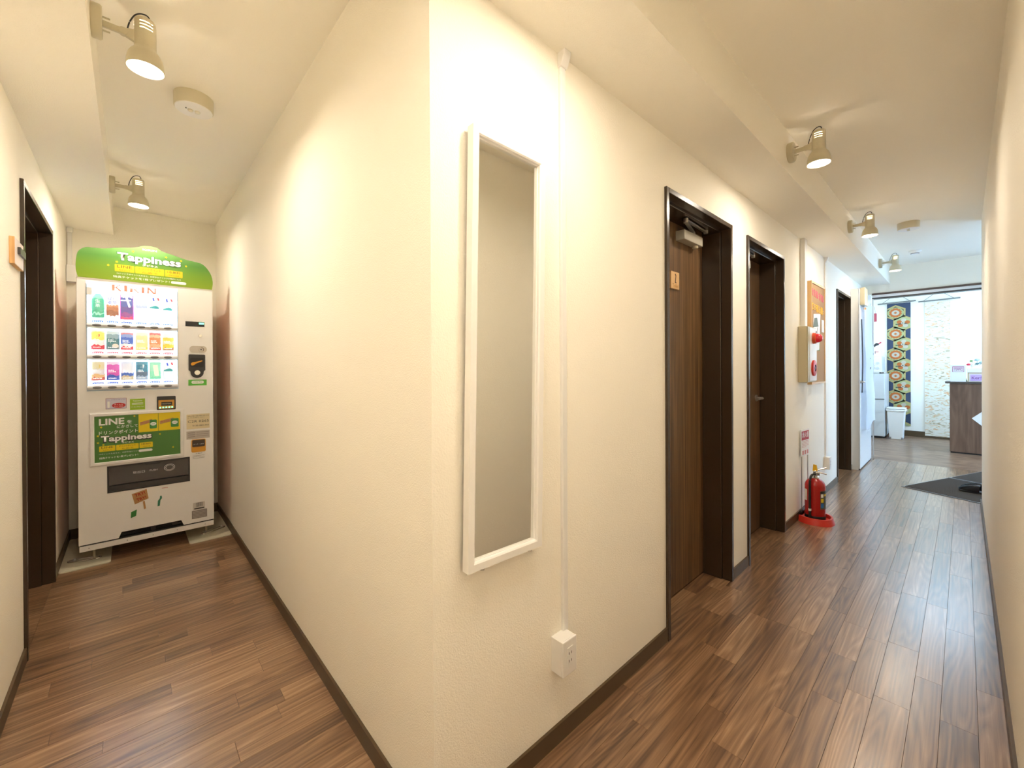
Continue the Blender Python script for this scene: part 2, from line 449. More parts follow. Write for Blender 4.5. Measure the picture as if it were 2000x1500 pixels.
door('door_1', *DOORS[0], 'R', 'dark brown recessed door nearest the mirror', closer=2.206, lever=(1.90, 1.0, 1))
door('door_2', *DOORS[1], 'R', 'dark brown recessed door between the first door and the fire extinguisher', closer=3.0, lever=(3.50, 1.005, -1))
door('door_3', *DOORS[2], 'R', 'dark brown recessed door past the cork board', lever=(6.1, 1.0, -1))
door('door_4', *LDOOR, 'L', 'dark brown recessed door on the left beside the vending machine')

# ================================================================== LAMPS
BULB = mat('lit_bulb_lens', (1, 1, 1), .4, emit=LAMP_C, estr=14.0)
NECK = mat('lit_bulb_neck', (1, 1, 1), .4, emit=LAMP_C, estr=4.0)
for m_ in (BULB, NECK): m_.cycles.emission_sampling = 'NONE'
def make_lamp(label):
    r = thing('spot_lamp', (0, 0, 0), label, 'lamp', 'wall spot lamps on the boxed beams')
    obj('mount_base', lathe([(0, 0), (.050, 0), (.052, .004), (.052, .022), (.048, .027), (0, .027)], 28, 'X'), LAMPW, r, True)
    bm = bmesh.new(); box(bm, .027, .076, -.004, .004, -.010, .010)
    lathe([(0, -.008), (.012, -.008), (.012, .008), (0, .008)], 16, 'Y', (.078, 0, 0), bm)
    obj('arm', bm, LAMPW, r)
    for z in (.022, -.022): obj('screw', tube([(.026, 0, z), (.046, 0, z)], .003, 8), LAMPW, r)
    obj('bracket', prism([(.078, .010), (.110, .022), (.110, -.022), (.078, -.010)], -.006, .006, 'XZ'), LAMPW, r)
    # perforated shell: cylinder with three rows of vent slots, then the bell
    prof = [(.026, .066), (.0295, .062), (.030, .050), (.030, .0465), (.030, .039), (.030, .0355), (.030, .028), (.030, .0245), (.030, -.032),
            (.033, -.040), (.040, -.048), (.047, -.061), (.051, -.080), (.0525, -.104), (.0505, -.104), (.049, -.080), (.045, -.061), (.038, -.048), (.031, -.040), (.028, -.032), (.028, .060), (.0, .060)]
    n = 36
    slot_rows = (2, 4, 6)
    def skip(k, i): return k in slot_rows and ((i % 12) < 7)
    full = [(0, .066)] + prof[:9]
    def skip2(k, i): return (k-1) in slot_rows and ((i % 12) < 7)
    bm = lathe(full, n, 'Z', (.135, 0, 0), None, skip2)
    lathe(prof[8:20], n, 'Z', (.135, 0, 0), bm)
    obj('shade', bm, LAMPW, r, True)
    b = obj('bulb', lathe([(.0480, -.093), (.044, -.099), (.032, -.105), (.016, -.1085), (0, -.109)], 24, 'Z', (.135, 0, 0)), BULB, r, True)
    obj('bulb_neck', lathe([(.0475, -.093), (.041, -.075), (.030, -.055), (.022, -.040), (.018, -.020), (0, -.018)], 24, 'Z', (.135, 0, 0)), NECK, b, True)
    li = bpy.data.lights.new('bulb_light', 'AREA'); li.shape = 'DISK'; li.size = .096; li.color = LAMP_C; li.energy = LAMP_S*PI*PI*.048**2
    lo = bpy.data.objects.new('bulb_light', li); COL.objects.link(lo); lo.parent = r; lo.location = (.135, 0, -.1105)
    li = bpy.data.lights.new('bulb_back_light', 'POINT'); li.shadow_soft_size = .008; li.color = LAMP_C; li.energy = .55
    lo = bpy.data.objects.new('bulb_back_light', li); COL.objects.link(lo); lo.parent = r; lo.location = (.135, 0, .020)
    pts = smooth_curve([(.088, .004, .012), (.094, .008, .045), (.108, .008, .078), (.126, .004, .090), (.143, 0, .086), (.150, 0, .064)], 6)
    obj('cord', tube(pts, .0022, 8), BLACK, r, True)
    return r
lamp = make_lamp('cream spot lamp at the upper left, nearest above the vending machine corridor')
lamp.location = (-.088, 1.945, 2.405)
spots = [((-.088, 3.60, 2.405), 0, 'cream spot lamp right above the vending machine'),
         ((2.65, .645, 2.405), -PI/2, 'cream spot lamp on the beam above the second brown door, nearest of that row'),
         ((4.39, .645, 2.395), -PI/2, 'cream spot lamp beside the round ceiling light of the right corridor'),
         ((6.23, .645, 2.395), -PI/2, 'farthest cream spot lamp before the reception opening'),
         ((.90, .645, 2.405), -PI/2, 'cream spot lamp above the mirror, over the top edge of the photo'),
         ((-.088, .34, 2.405), 0, 'cream spot lamp above the camera corner, over the top edge of the photo')]
for loc, rz, lb in spots:
    c = copy_tree(lamp); c.location = loc; c.rotation_euler = (0, 0, rz); c['label'] = lb

# ---- round emergency lights and detector on the ceiling
def emergency(label, x, y):
    r = thing('emergency_light', (x, y, ZC), label, 'ceiling light', 'round emergency lights')
    obj('housing', lathe([(.0, ZC), (.076, ZC), (.075, ZC-.054), (.072, ZC-.058)], 40, 'Z', (x, y, 0)), LAMPW, r, True)
    obj('cover', lathe([(.072, ZC-.058), (.070, ZC-.0605), (.024, ZC-.0615), (.0, ZC-.0615)], 40, 'Z', (x, y, 0)), WHITE, r, True)
    for dx in (-.013, .013):
        q = obj('lens', lathe([(.011, ZC-.0615), (.010, ZC-.067), (.005, ZC-.070), (0, ZC-.071)], 16, 'Z', (x+dx, y, 0)), mat('clear_lens', (.75, .72, .60), .1), r, True)
    obj('indicator', cyl((x-.03, y-.008, 0), .003, ZC-.064, ZC-.060, 'Z', 10), DARK, r)
emergency('round white emergency light on the ceiling of the left corridor', .228, 2.44)
emergency('round white emergency light on the ceiling of the right corridor', 5.13, .333)
r = thing('smoke_detector', (6.44, .366, ZC), 'small white smoke detector near the reception opening', 'detector')
obj('base', lathe([(0, ZC), (.055, ZC), (.055, ZC-.012), (.045, ZC-.018)], 28, 'Z', (6.44, .366, 0)), WHITE, r, True)
obj('sensor_head', lathe([(.045, ZC-.018), (.036, ZC-.03), (.030, ZC-.034), (0, ZC-.034)], 28, 'Z', (6.44, .366, 0)), WHITE, r, True)
obj('sensor_grille', lathe([(.037, ZC-.027), (.037, ZC-.031), (.033, ZC-.0335)], 28, 'Z', (6.44, .366, 0)), DARK, r, True)

# ================================================================== MIRROR
mx_, mz_, mw, mh = .8065, 1.300, .283, 1.200
r = thing('wall_mirror', (mx_, .905, mz_), 'tall narrow white framed mirror hung slightly askew on the corner wall', 'mirror')
def local_box(bm, x0, x1, y0, y1, z0, z1): box(bm, x0, x1, y0, y1, z0, z1)
a, h, bw = mw/2, mh/2, .023
bm = bmesh.new()
# frame as a mitred loop with a stepped inner lip
prof = [(0, .004), (0, -.021), (bw-.004, -.021), (bw, -.018), (bw, -.010), (bw+.002, -.0095), (bw+.002, -.004)]
rings = []
for (sx_, sz_) in ((-1, -1), (1, -1), (1, 1), (-1, 1)):
    rings.append([bm.verts.new((sx_*(a-q), d, sz_*(h-q))) for q, d in prof])
for i in range(4):
    A, B = rings[i], rings[(i+1) % 4]
    for k in range(len(prof)-1): bm.faces.new((A[k], B[k], B[k+1], A[k+1]))
obj('frame', bm, mat('white_frame_paint', (.86, .845, .82), .3), r, local=True)
obj('mirror_glass', BX(-a+bw, a-bw, -.006, .000, -h+bw, h-bw), MIRROR, r, local=True)
obj('backing', BX(-a+.004, a-.004, .0002, .004, -h+.004, h-.004), GREY, r, local=True)
for dx in (-.085, .10):
    obj('hanging_hook', tube([(dx, .010, -h-.002), (dx+.004, .002, -h-.014), (dx+.006, -.010, -h-.010), (dx+.006, -.012, -h-.001)], .0014, 6), STEEL, r, local=True)
r.rotation_euler = (0, .022, 0)

# ================================================================== CABLE DUCTS AND OUTLETS
def duct(name, u, z0, z1, label, capz=None):
    r = thing(name, (u, YW, z0), label, 'cable duct')
    obj('channel', BX(u-.0125, u+.0125, YW-.012, YW, z0, z1-.04, .003), WHITE, r)
    bm = prism([(YW, z1), (YW-.034, z1), (YW-.030, z1-.018), (YW-.016, z1-.048), (YW, z1-.05)], u-.017, u+.017, 'YZ')
    bevel(bm, .003, 2); obj('end_cap', bm, WHITE, r)
    return r
duct('cable_duct', 1.075, .358, ZS, 'white cable duct running down from the beam beside the mirror')
duct('cable_duct', 4.99, .362, ZS, 'white cable duct beside the cork board')
def outlet(u, z0, w, hh, d, label):
    r = thing('wall_outlet', (u, YW, z0), label, 'outlet', 'surface mounted wall outlets')
    y = YW-d
    obj('back_box', BX(u-w/2, u+w/2, y+.006, YW, z0, z0+hh, .002), WHITE, r)
    obj('cover_plate', BX(u-w/2-.001, u+w/2+.001, y, y+.006, z0-.001, z0+hh+.001, .003), WHITE, r)
    s = obj('socket_insert', BX(u-.013, u+.013, y-.0015, y, z0+.024, z0+hh-.024, .0005), WHITE, r)
    bm = bmesh.new()
    for zz in (z0+hh*.40, z0+hh*.62):
        for dx in (-.006, .006): box(bm, u+dx-.0013, u+dx+.0013, y-.0018, y-.0012, zz-.004, zz+.004)
    obj('socket_slot', bm, DARK, s)
outlet(1.046, .252, .068, .113, .052, 'white double outlet box at the foot of the duct beside the mirror')
outlet(4.985, .243, .070, .120, .045, 'white outlet box low on the wall behind the fire extinguisher')
r = thing('wide_cable_duct', (4.14, YW, 1.57), 'wide white duct from the beam down to the alarm box', 'cable duct')
obj('channel', BX(4.10, 4.17, YW-.035, YW, 1.572, ZS, .004), WHITE, r)
# box and duct high on the wall behind the machine
r = thing('junction_box', (-.318, YBL, 1.90), 'white junction box with duct on the wall left of the vending machine', 'junction box')
obj('box_body', BX(-.339, -.286, YBL-.06, YBL, 1.895, 2.02, .004), WHITE, r)
obj('channel', BX(-.336, -.312, YBL-.014, YBL, 2.02, ZS-.03, .002), WHITE, r)
obj('end_cap', BX(-.339, -.305, YBL-.03, YBL, ZS-.035, ZS-.001, .004), WHITE, r)

# ================================================================== SIGNS
r = thing('door_sign', (2.178, 1.069, 1.715), 'small wooden plaque with figure and lettering on the nearest brown door', 'sign')
obj('plaque', BX(2.130, 2.226, 1.057, 1.069, 1.668, 1.762, .003), mat('light_wood', (.72, .48, .24), .5), r)
INK = mat('dark_brown_ink', (.10, .05, .02), .6)
obj('figure_mark', prism([(2.172, 1.702), (2.190, 1.700), (2.187, 1.706), (2.182, 1.708), (2.186, 1.728), (2.188, 1.742), (2.183, 1.751), (2.177, 1.751), (2.173, 1.744), (2.179, 1.743), (2.180, 1.736), (2.176, 1.716), (2.174, 1.708)], 1.0566, 1.0572), INK, r)
text('Toilet', 2.145, 2.213, 1.686, 1.057, mat('orange_ink', (.45, .20, .03), .6), r, bold=.01)
r = thing('wooden_sign_block', (XL, 2.58, 1.715), 'small wooden block with raised dark nameplate on the left wall', 'sign')
obj('block', BX(XL, XL+.0145, 2.490, 2.672, 1.662, 1.768, .0015), PINE, r)
obj('face_print', BX(XL+.0145, XL+.0150, 2.493, 2.669, 1.664, 1.766), mat('pale_pink_paper', (.80, .72, .70), .6), r)
obj('raised_plate', BX(XL+.0150, XL+.0230, 2.545, 2.660, 1.711, 1.739, .0006), DARK, r)

# ================================================================== FIRE ALARM BOX
r = thing('fire_alarm_box', (4.16, YW, 1.34), 'ivory fire alarm box with red lamp and red push button', 'alarm box')
ax0, ax1, ay = 4.022, 4.31, .849
obj('box_body', BX(ax0, ax1, ay+.006, YW, 1.112, 1.570, .006), IVORY, r)
obj('front_cover', BX(ax0+.004, ax1-.004, ay, ay+.006, 1.116, 1.566, .002), IVORY, r)
obj('face_plate', BX(ax0+.05, ax1-.01, ay-.003, ay, 1.125, 1.560, .001), WHITE, r)
l = obj('lamp_collar', lathe([(0, ay-.003), (.046, ay-.003), (.044, ay-.024), (.036, ay-.028)], 28, 'Y', (4.175, 0, 1.475)), mat('orange_red_plastic', (.62, .07, .015), .35), r, True)
obj('lamp_dome', lathe([(.037, ay-.026), (.036, ay-.042), (.028, ay-.058), (.014, ay-.067), (0, ay-.070)], 28, 'Y', (4.175, 0, 1.475)), mat('red_lens', (.72, .01, .03), .12, coat=.5), l, True)
l = obj('button_ring', lathe([(0, ay-.003), (.066, ay-.003), (.066, ay-.014), (.058, ay-.018), (.030, ay-.020)], 32, 'Y', (4.175, 0, 1.228)), REDPL, r, True)
obj('push_button', lathe([(.030, ay-.020), (.029, ay-.012), (.012, ay-.012), (.012, ay-.020), (0, ay-.020)], 24, 'Y', (4.175, 0, 1.228)), DARK, l, True)
bm = bmesh.new(); cyl((4.28, 0, 1.53), .012, ay-.006, ay-.002, 'Y', 16, bm); obj('keyhole_disc', bm, DARK, r)

# ================================================================== CORK BOARD
bx0, bx1, bz0, bz1, by = 4.402, 5.030, 1.080, 2.022, .887
r = thing('cork_board', (4.716, YW, 1.08), 'cork notice board with paper cut-outs above the fire extinguisher', 'notice board')
obj('cork_panel', BX(bx0+.018, bx1-.018, by+.006, YW-.004, bz0+.018, bz1-.018), CORK, r)
LW = mat('light_wood', (.72, .48, .24), .5)
bm = BXS((bx0, bx0+.018, by, YW, bz0, bz1), (bx1-.018, bx1, by, YW, bz0, bz1), (bx0+.018, bx1-.018, by, YW, bz0, bz0+.018), (bx0+.018, bx1-.018, by, YW, bz1-.018, bz1))
obj('frame', bm, mat('board_frame_wood', (.66, .42, .18), .45), r)
PINK = mat('pink_paper', (.72, .16, .20), .7); YEL = mat('yellow_paper', (.80, .45, .02), .7); GRN = mat('green_paper', (.10, .30, .05), .7)
rnd = random.Random(11)
def glyph(cx, cz, w, hh, m, nm='letter_cutout'):
    # a cut-out paper letter: two or three crossing strokes
    bm = bmesh.new(); y0, y1 = by+.0035, by+.006
    for k in range(3):
        if rnd.random() < .5: box(bm, cx-w/2, cx+w/2, y0-k*.0004, y1, cz+rnd.uniform(-.4, .3)*hh, 0) if False else prism([(cx-w/2, cz+hh*(.35-.3*k)), (cx+w/2, cz+hh*(.42-.3*k)), (cx+w/2, cz+hh*(.28-.3*k)), (cx-w/2, cz+hh*(.20-.3*k))], y0-k*.0004, y1, 'XZ', bm)
        else: prism([(cx-w*.4+w*.3*k, cz+hh/2), (cx-w*.15+w*.3*k, cz+hh/2), (cx-w*.2+w*.3*k, cz-hh/2), (cx-w*.45+w*.3*k, cz-hh/2)], y0-k*.0004, y1, 'XZ', bm)
    obj(nm, bm, m, r)
for i in range(7): glyph(4.47+i*.078, 1.925-.004*i, .055, .065, PINK)
for i in range(7): glyph(4.47+i*.076, 1.795-.003*i, .066, .070, YEL)
for i in range(2): glyph(4.66+i*.09, 1.425, .06, .07, GRN)
sh = obj('pinned_sheet', prism([(4.50, 1.725), (4.80, 1.745), (4.74, 1.40), (4.44, 1.38)], by+.002, by+.0035), PAPER, r)
obj('house_roof', prism([(4.47, 1.60), (4.70, 1.62), (4.64, 1.70), (4.53, 1.69)], by+.0008, by+.002), mat('grey_green_ink', (.16, .20, .17), .7), sh)
bm = BXS((4.49, 4.50, by+.0008, by+.002, 1.48, 1.60), (4.66, 4.67, by+.0008, by+.002, 1.49, 1.61), (4.50, 4.66, by+.0008, by+.002, 1.48, 1.49), (4.555, 4.575, by+.0008, by+.002, 1.55, 1.58))
obj('house_outline', bm, mat('brown_ink', (.20, .11, .06), .7), sh)
obj('pinned_note', BX(4.86, 4.97, by+.0025, by+.004, 1.575, 1.695), PAPER, r)

def squeeze(o):
    for v in o.data.vertices:
        v.co.x = 4.33+(v.co.x+4.716-4.402)*.844-4.716; v.co.z = (v.co.z)*.9554+.005
    for c in o.children: squeeze(c)
for c in r.children: squeeze(c)

# ================================================================== FIRE EXTINGUISHER
ex, ey = 4.057, .812
st = thing('extinguisher_stand', (ex, ey, 0), 'red tray stand with a sign on two rods under the fire extinguisher', 'stand')
foot = [(3.955, .903), (3.925, .86), (3.915, .80), (3.935, .735), (3.98, .695), (4.04, .682), (4.11, .695), (4.165, .735), (4.195, .80), (4.19, .86), (4.165, .903)]
foot = [(p.x, p.y) for p in smooth_curve([(x, y, 0) for x, y in foot], 4)]
bm = bmesh.new(); n = len(foot); cxy = Vector((ex, .80))
def scl(k, dz): return [bm.verts.new((ex+(x-ex)*k, .80+(y-.80)*k if y < .9 else y, dz)) for x, y in foot]
R0, R1, R2, R3, R4 = scl(1, 0), scl(.97, .012), scl(.88, .046), scl(.78, .046), scl(.74, .018)
for A, B in ((R0, R1), (R1, R2), (R2, R3), (R3, R4)):
    for i in range(n): bm.faces.new((A[i], A[(i+1) % n], B[(i+1) % n], B[i]))
bm.faces.new(R4); bm.faces.new(R0[::-1])
obj('tray', bm, mat('red_tray_plastic', (.62, .035, .02), .35), st, True)
bm = bmesh.new()
for x, y in ((4.068, .9055), (4.205, .8925)): tube([(x, y, .03), (x, y, .56)], .004, 8, bm)
obj('sign_rod', bm, STEEL, st)
def on_sign(u, z, off=0):
    p, q = Vector((4.052, .906)), Vector((4.222, .888)); d = (q-p); nrm = Vector((d.y, -d.x)).normalized()
    c = p + d*u + nrm*off; return (c.x, c.y, z)
def plate(u0, u1, z0, z1, o0, o1):
    bm = bmesh.new()
    v = [bm.verts.new(on_sign(u, z, o)) for u in (u0, u1) for z in (z0, z1) for o in (o0, o1)]
    for f in ((0,1,3,2), (4,6,7,5), (0,4,5,1), (2,3,7,6), (0,2,6,4), (1,5,7,3)): bm.faces.new([v[i] for i in f])
    return bm
sg = obj('sign_plate', plate(0, 1, .500, .722, -.001, .003), PAPER, st)
obj('red_field', plate(.05, .95, .632, .706, .003, .0036), mat('sign_red', (.50, .02, .03), .5), sg)
for k, ch in enumerate('消火器'):
    cu = bpy.data.curves.new('t', 'FONT'); cu.body = ch; cu.offset = .015; cu.resolution_u = 2; to = bpy.data.objects.new('t', cu); me = bpy.data.meshes.new_from_object(to)
    bpy.data.objects.remove(to)
    bm = bmesh.new(); bm.from_mesh(me); xs = [v.co.x for v in bm.verts]; ys = [v.co.y for v in bm.verts]
    for v in bm.verts:
        v.co = on_sign(.10+.28*k+.24*(v.co.x-min(xs))/(max(xs)-min(xs)), .652+.046*(v.co.y-min(ys))/(max(ys)-min(ys)), .0040)
    obj('lettering', bm, PAPER, sg)
bm = bmesh.new()
SR = mat('sign_red', (.50, .02, .03), .5)
for k in range(5):
    z = .622-k*.012; q = plate(.08, .92 if k != 4 else .6, z-.0022, z+.0006, .003, .0034); me = bpy.data.meshes.new('x'); q.to_mesh(me); q.free(); bm.from_mesh(me); bpy.data.meshes.remove(me)
for k in range(3):
    q = plate(.12+.29*k, .30+.29*k, .512, .545, .003, .0034); me = bpy.data.meshes.new('x'); q.to_mesh(me); q.free(); bm.from_mesh(me); bpy.data.meshes.remove(me)
obj('small_print', bm, mat('sign_pale_red', (.62, .25, .25), .6), sg)
r = thing('fire_extinguisher', (ex, ey, .018), 'red fire extinguisher with black hose standing in the red tray', 'fire extinguisher')
zb = .02
obj('cylinder', lathe([(0, zb), (.064, zb), (.068, zb+.006), (.069, zb+.02), (.069, .285), (.066, .300), (.057, .318), (.043, .332), (.028, .340), (.022, .346), (0, .346)], 36, 'Z', (ex, ey, 0)), RED, r, True)
obj('foot_ring', lathe([(.0698, zb), (.0698, .052), (.0690, .053)], 36, 'Z', (ex, ey, 0)), BLACK, r, True)
obj('collar', lathe([(.024, .344), (.027, .346), (.027, .356), (.018, .360), (.018, .366)], 24, 'Z', (ex, ey, 0)), CHROME, r, True)
v = obj('valve_body', BX(ex-.013, ex+.013, ey-.014, ey+.014, .362, .398, .004), CHROME, r)
obj('gauge', cyl((ex, ey, .380), .014, -.030, -.014, 'Y', 18), CHROME, v, True)
bm = bmesh.new()
tube(smooth_curve([(ex-.012, ey-.008, .388), (ex-.002, ey-.035, .392), (ex+.01, ey-.075, .385)], 4), .006, 8, bm)
tube(smooth_curve([(ex-.01, ey, .400), (ex+.004, ey-.035, .420), (ex+.016, ey-.072, .436)], 4), .006, 8, bm)
obj('lever_handle', bm, CHROME, v, True)
obj('safety_pin', prism([(ey-.018, .402), (ey+.014, .402), (ey+.010, .452), (ey-.012, .450)], ex-.012, ex+.002, 'YZ'), mat('yellow_plastic', (.75, .45, .01), .4), v)
ho = smooth_curve([(ex-.012, ey-.004, .375), (ex-.045, ey+.012, .372), (ex-.072, ey+.018, .335), (ex-.078, ey+.019, .24), (ex-.078, ey+.019, .12), (ex-.077, ey+.019, .055)], 6)
hs = obj('hose', tube(ho, .0085, 10), BLACK, r, True)
obj('hose_band', lathe([(.0105, .094), (.0105, .112)], 14, 'Z', (ex-.0779, ey+.019, 0)), PAPER, hs)
obj('nozzle', lathe([(.006, .085), (.011, .05), (.012, .03)], 14, 'Z', (ex-.0770, ey+.019, 0)), BLACK, hs, True)
def wrap(a0, a1, z0, z1, rr, m, nm, parent, k=8):
    bm = bmesh.new(); A = []; B = []
    for i in range(k+1):
        a = math.radians(a0+(a1-a0)*i/k); A.append(bm.verts.new((ex+rr*math.cos(a), ey+rr*math.sin(a), z0))); B.append(bm.verts.new((ex+rr*math.cos(a), ey+rr*math.sin(a), z1)))
    for i in range(k): bm.faces.new((A[i], A[i+1], B[i+1], B[i]))
    return obj(nm, bm, m, parent, True)
lab = wrap(-140, -68, .112, .256, .0696, mat('label_dark', (.10, .095, .06), .5), 'label_sheet', r)
wrap(-140, -68, .236, .254, .0699, mat('label_black', (.02, .02, .02), .5), 'label_heading', lab)
wrap(-136, -120, .205, .232, .0699, mat('label_white', (.8, .8, .75), .5), 'label_symbol', lab)
wrap(-136, -118, .166, .196, .0699, mat('label_yellow', (.75, .55, .02), .5), 'label_symbol', lab)
wrap(-136, -117, .124, .158, .0699, mat('label_blue', (.02, .14, .42), .5), 'label_symbol', lab)
wrap(-114, -72, .215, .230, .0699, mat('label_yellow', (.75, .55, .02), .5), 'label_strip', lab)
wrap(116, 142, .165, .255, .0696, mat('label_white', (.8, .8, .75), .5), 'label_sticker', r)

# ================================================================== OPEN WHITE DOOR AT THE END OF THE CORRIDOR
GLOSSW = mat('glossy_white_laminate', (.80, .81, .82), .18)
r = thing('white_door', (6.37, .833, 0), 'tall glossy white door leaf standing open against the wall before the reception', 'door')
obj('post', BX(6.372, 6.47, .847, YW-.0005, .0, 2.165, .002), mat('post_white', (.74, .72, .68), .45), r)
leaf = obj('door_leaf', BX(6.37, XH-.005, .832, .846, .018, 2.160, .002), GLOSSW, r)
obj('bottom_seal', BX(6.375, XH-.01, .834, .846, .004, .018), DARK, r)
obj('closer_box', BX(6.372, 6.60, .786, .832, 1.962, 2.166, .003), IVORY, leaf)
bm = cyl((6.40, 0, 1.05), .020, .822, .832, 'Y', 18); tube([(6.40, .822, 1.05), (6.40, .800, 1.05), (6.445, .797, 1.05)], .008, 8, bm)
obj('lever_handle', bm, STEEL, leaf, True)
r = thing('hanging_sheet', (6.75, .80, 2.0), 'long white sheet with small dark marks hung on the open white door', 'sheet')
bm = bmesh.new(); nx, nz = 14, 26; G = []
rnd = random.Random(4)
for i in range(nx+1):
    col_ = []
    for k in range(nz+1):
        u, w = i/nx, k/nz
        x = 6.46+.70*u; z = 2.02-1.50*w - (.11*(1-u) if w > .97 else 0) + .03*math.sin(9*u)*(w > .97)
        y = .812 - .016*(1+math.sin(5*u+2.5*w)) * (.35+.65*w) - .012*math.sin(17*w+7*u)*.3
        col_.append(bm.verts.new((x, y, z)))
    G.append(col_)
for i in range(nx):
    for k in range(nz): bm.faces.new((G[i][k], G[i+1][k], G[i+1][k+1], G[i][k+1]))
bmesh.ops.solidify(bm, geom=bm.faces[:], thickness=.0012)
sh = obj('sheet', bm, mat('thin_white_fabric', (.82, .83, .86), .8), r, True)
bm = bmesh.new()
for k in range(9):
    x = rnd.uniform(6.55, 7.1); z = rnd.uniform(1.18, 1.45); box(bm, x, x+.03, .772, .7732, z, z+rnd.uniform(.01, .03))
obj('dark_mark', bm, DARK, sh)
obj('edge_shade_line', tube(smooth_curve([(6.425, .824, 1.80), (6.445, .820, 1.55), (6.455, .818, 1.25), (6.440, .822, .92)], 6), .006, 8), DARK, r, True)  # dark tube stands in for the shadow gap along the sheet's left edge
obj('clip', BX(6.485, 6.50, .790, .812, 1.915, 1.94, .003), mat('orange_clip', (.65, .30, .05), .4), r)
r = thing('red_tag', (7.21, .79, 1.88), 'small red tag hanging at the edge of the reception opening', 'tag')
obj('tag_card', BX(7.222, 7.228, .772, .799, 1.82, 1.93, .001), mat('pink_red_card', (.60, .10, .14), .5), r)
obj('tag_string', tube([(7.225, .786, 1.93), (7.225, .795, 2.02)], .0012, 6), DARK, r)

# ================================================================== MATS AND SLIPPERS
ang = math.atan2(-.365, .93)
def door_mat(cx, cy, label, L=.86, W=.585):
    r = thing('door_mat', (cx, cy, 0), label, 'mat', 'ribbed entrance mats', rz=ang)
    obj('rubber_edge', BX(0, L, -W, 0, .0005, .006, .002), mat('mat_rubber', (.16, .17, .18), .35), r, local=True)
    m = mat('mat_pile', (.085, .066, .052), .95, bump=.8, bscale=400)
    obj('pile', BX(.022, L-.022, -W+.022, -.022, .006, .011), m, r, local=True)
    bm = bmesh.new()
    k = 0; x = .04
    while x < L-.04:
        box(bm, x, x+.010, -W+.024, -.024, .011, .0135); x += .022
    q = obj('rib', bm, m, r, local=True); q['kind'] = 'stuff'
door_mat(5.822, .437, 'dark ribbed door mat lying askew, the nearer one under the slippers')
door_mat(5.822+.876*.93, .437-.876*.365, 'dark ribbed door mat lying askew, the farther one')
def slipper(cx, cy, rz, label):
    r = thing('slipper', (cx, cy, .0135), label, 'slipper', 'black slippers on the mat', rz=rz)
    # sole outline, toe at +x
    out = [(.135, 0), (.130, .022), (.105, .040), (.05, .044), (-.03, .033), (-.10, .034), (-.130, .022), (-.138, 0), (-.130, -.022), (-.10, -.032), (-.03, -.030), (.05, -.042), (.105, -.040), (.130, -.022)]
    bm = prism(out, 0, .016, 'XY'); bevel(bm, .003, 1)
    obj('sole', bm, BLACK, r, local=True)
    bm = prism([(x*.93, y*.9) for x, y in out], .016, .020, 'XY')
    obj('insole', bm, mat('grey_lining', (.10, .10, .11), .6), r, local=True)
    # upper: arched shell over the front half
    bm = bmesh.new(); nu, nv = 10, 12; G = []
    for i in range(nu+1):
        u = i/nu; x = -.015+.150*u; hw = .044*math.sqrt(max(0, 1-max(0, (u-.45)/.56)**2)) if u > .45 else .044-.004*(.45-u)
        hh = (.052*(1-u**2.2)+.014); row = []
        for k in range(nv+1):
            a = PI*k/nv; row.append(bm.verts.new((x - .03*math.sin(a)*(1-u)*0, hw*math.cos(a), .014+hh*math.sin(a)**.8)))
        G.append(row)
    for i in range(nu):
        for k in range(nv): bm.faces.new((G[i][k], G[i+1][k], G[i+1][k+1], G[i][k+1]))
    bmesh.ops.solidify(bm, geom=bm.faces[:], thickness=.003)
    obj('upper', bm, mat('black_leather', (.016, .016, .018), .22), r, True, local=True)
slipper(5.985, -.095, math.radians(75), 'black slipper on the mat, the nearer of the pair')
slipper(6.110, -.110, math.radians(72), 'black slipper on the mat, the farther of the pair')

# ================================================================== RECEPTION COUNTER
cx0, cx1, cy0, cy1 = 8.58, 9.05, -1.7, .136
r = thing('reception_counter', (8.8, -.7, 0), 'dark wood reception counter at the far right', 'counter')
obj('front_panel', BX(cx0, cx0+.025, cy0, cy1, .02, .985, .001), COUNTERW, r)
obj('side_panel', BX(cx0+.025, cx1, cy1-.025, cy1, .02, .985, .001), COUNTERW, r)
obj('side_panel', BX(cx0+.025, cx1, cy0, cy0+.025, .02, .985, .001), COUNTERW, r)
obj('plinth', BX(cx0+.008, cx1, cy0+.005, cy1-.008, 0, .02), BLACK, r)
obj('counter_top', BX(cx0-.02, cx1+.02, cy0-.02, cy1+.045, .985, 1.010, .002), mat('counter_edge', (.075, .06, .05), .4), r)
zt = 1.010
r = thing('paper_leaflet', (8.57, -.2, .5), 'white paper sheet pinned askew to the counter front', 'paper')
obj('sheet', prism([(-.074, .505), (-.20, .635), (-.36, .47), (-.23, .345)], cx0-.004, cx0-.0025, 'YZ'), PAPER, r)
PUR = mat('purple_ink', (.22, .08, .28), .6)
r = thing('open_sign', (8.64, .055, zt), 'white card stand with a purple framed OPEN notice on the counter', 'sign')
bm = prism([(8.60, zt), (8.612, zt), (8.64, zt+.235), (8.632, zt+.235)], -.022, .128, 'XZ')
obj('card', bm, mat('pale_lilac_card', (.70, .70, .78), .5), r)
def card_x(z): return 8.60+.032*(z-zt)/.235
def on_card(y0, y1, z0, z1, off):
    bm = bmesh.new(); A = [bm.verts.new((card_x(z)-off, y, z)) for y, z in ((y0, z0), (y1, z0), (y1, z1), (y0, z1))]; bm.faces.new(A); return bm
bm = bmesh.new()
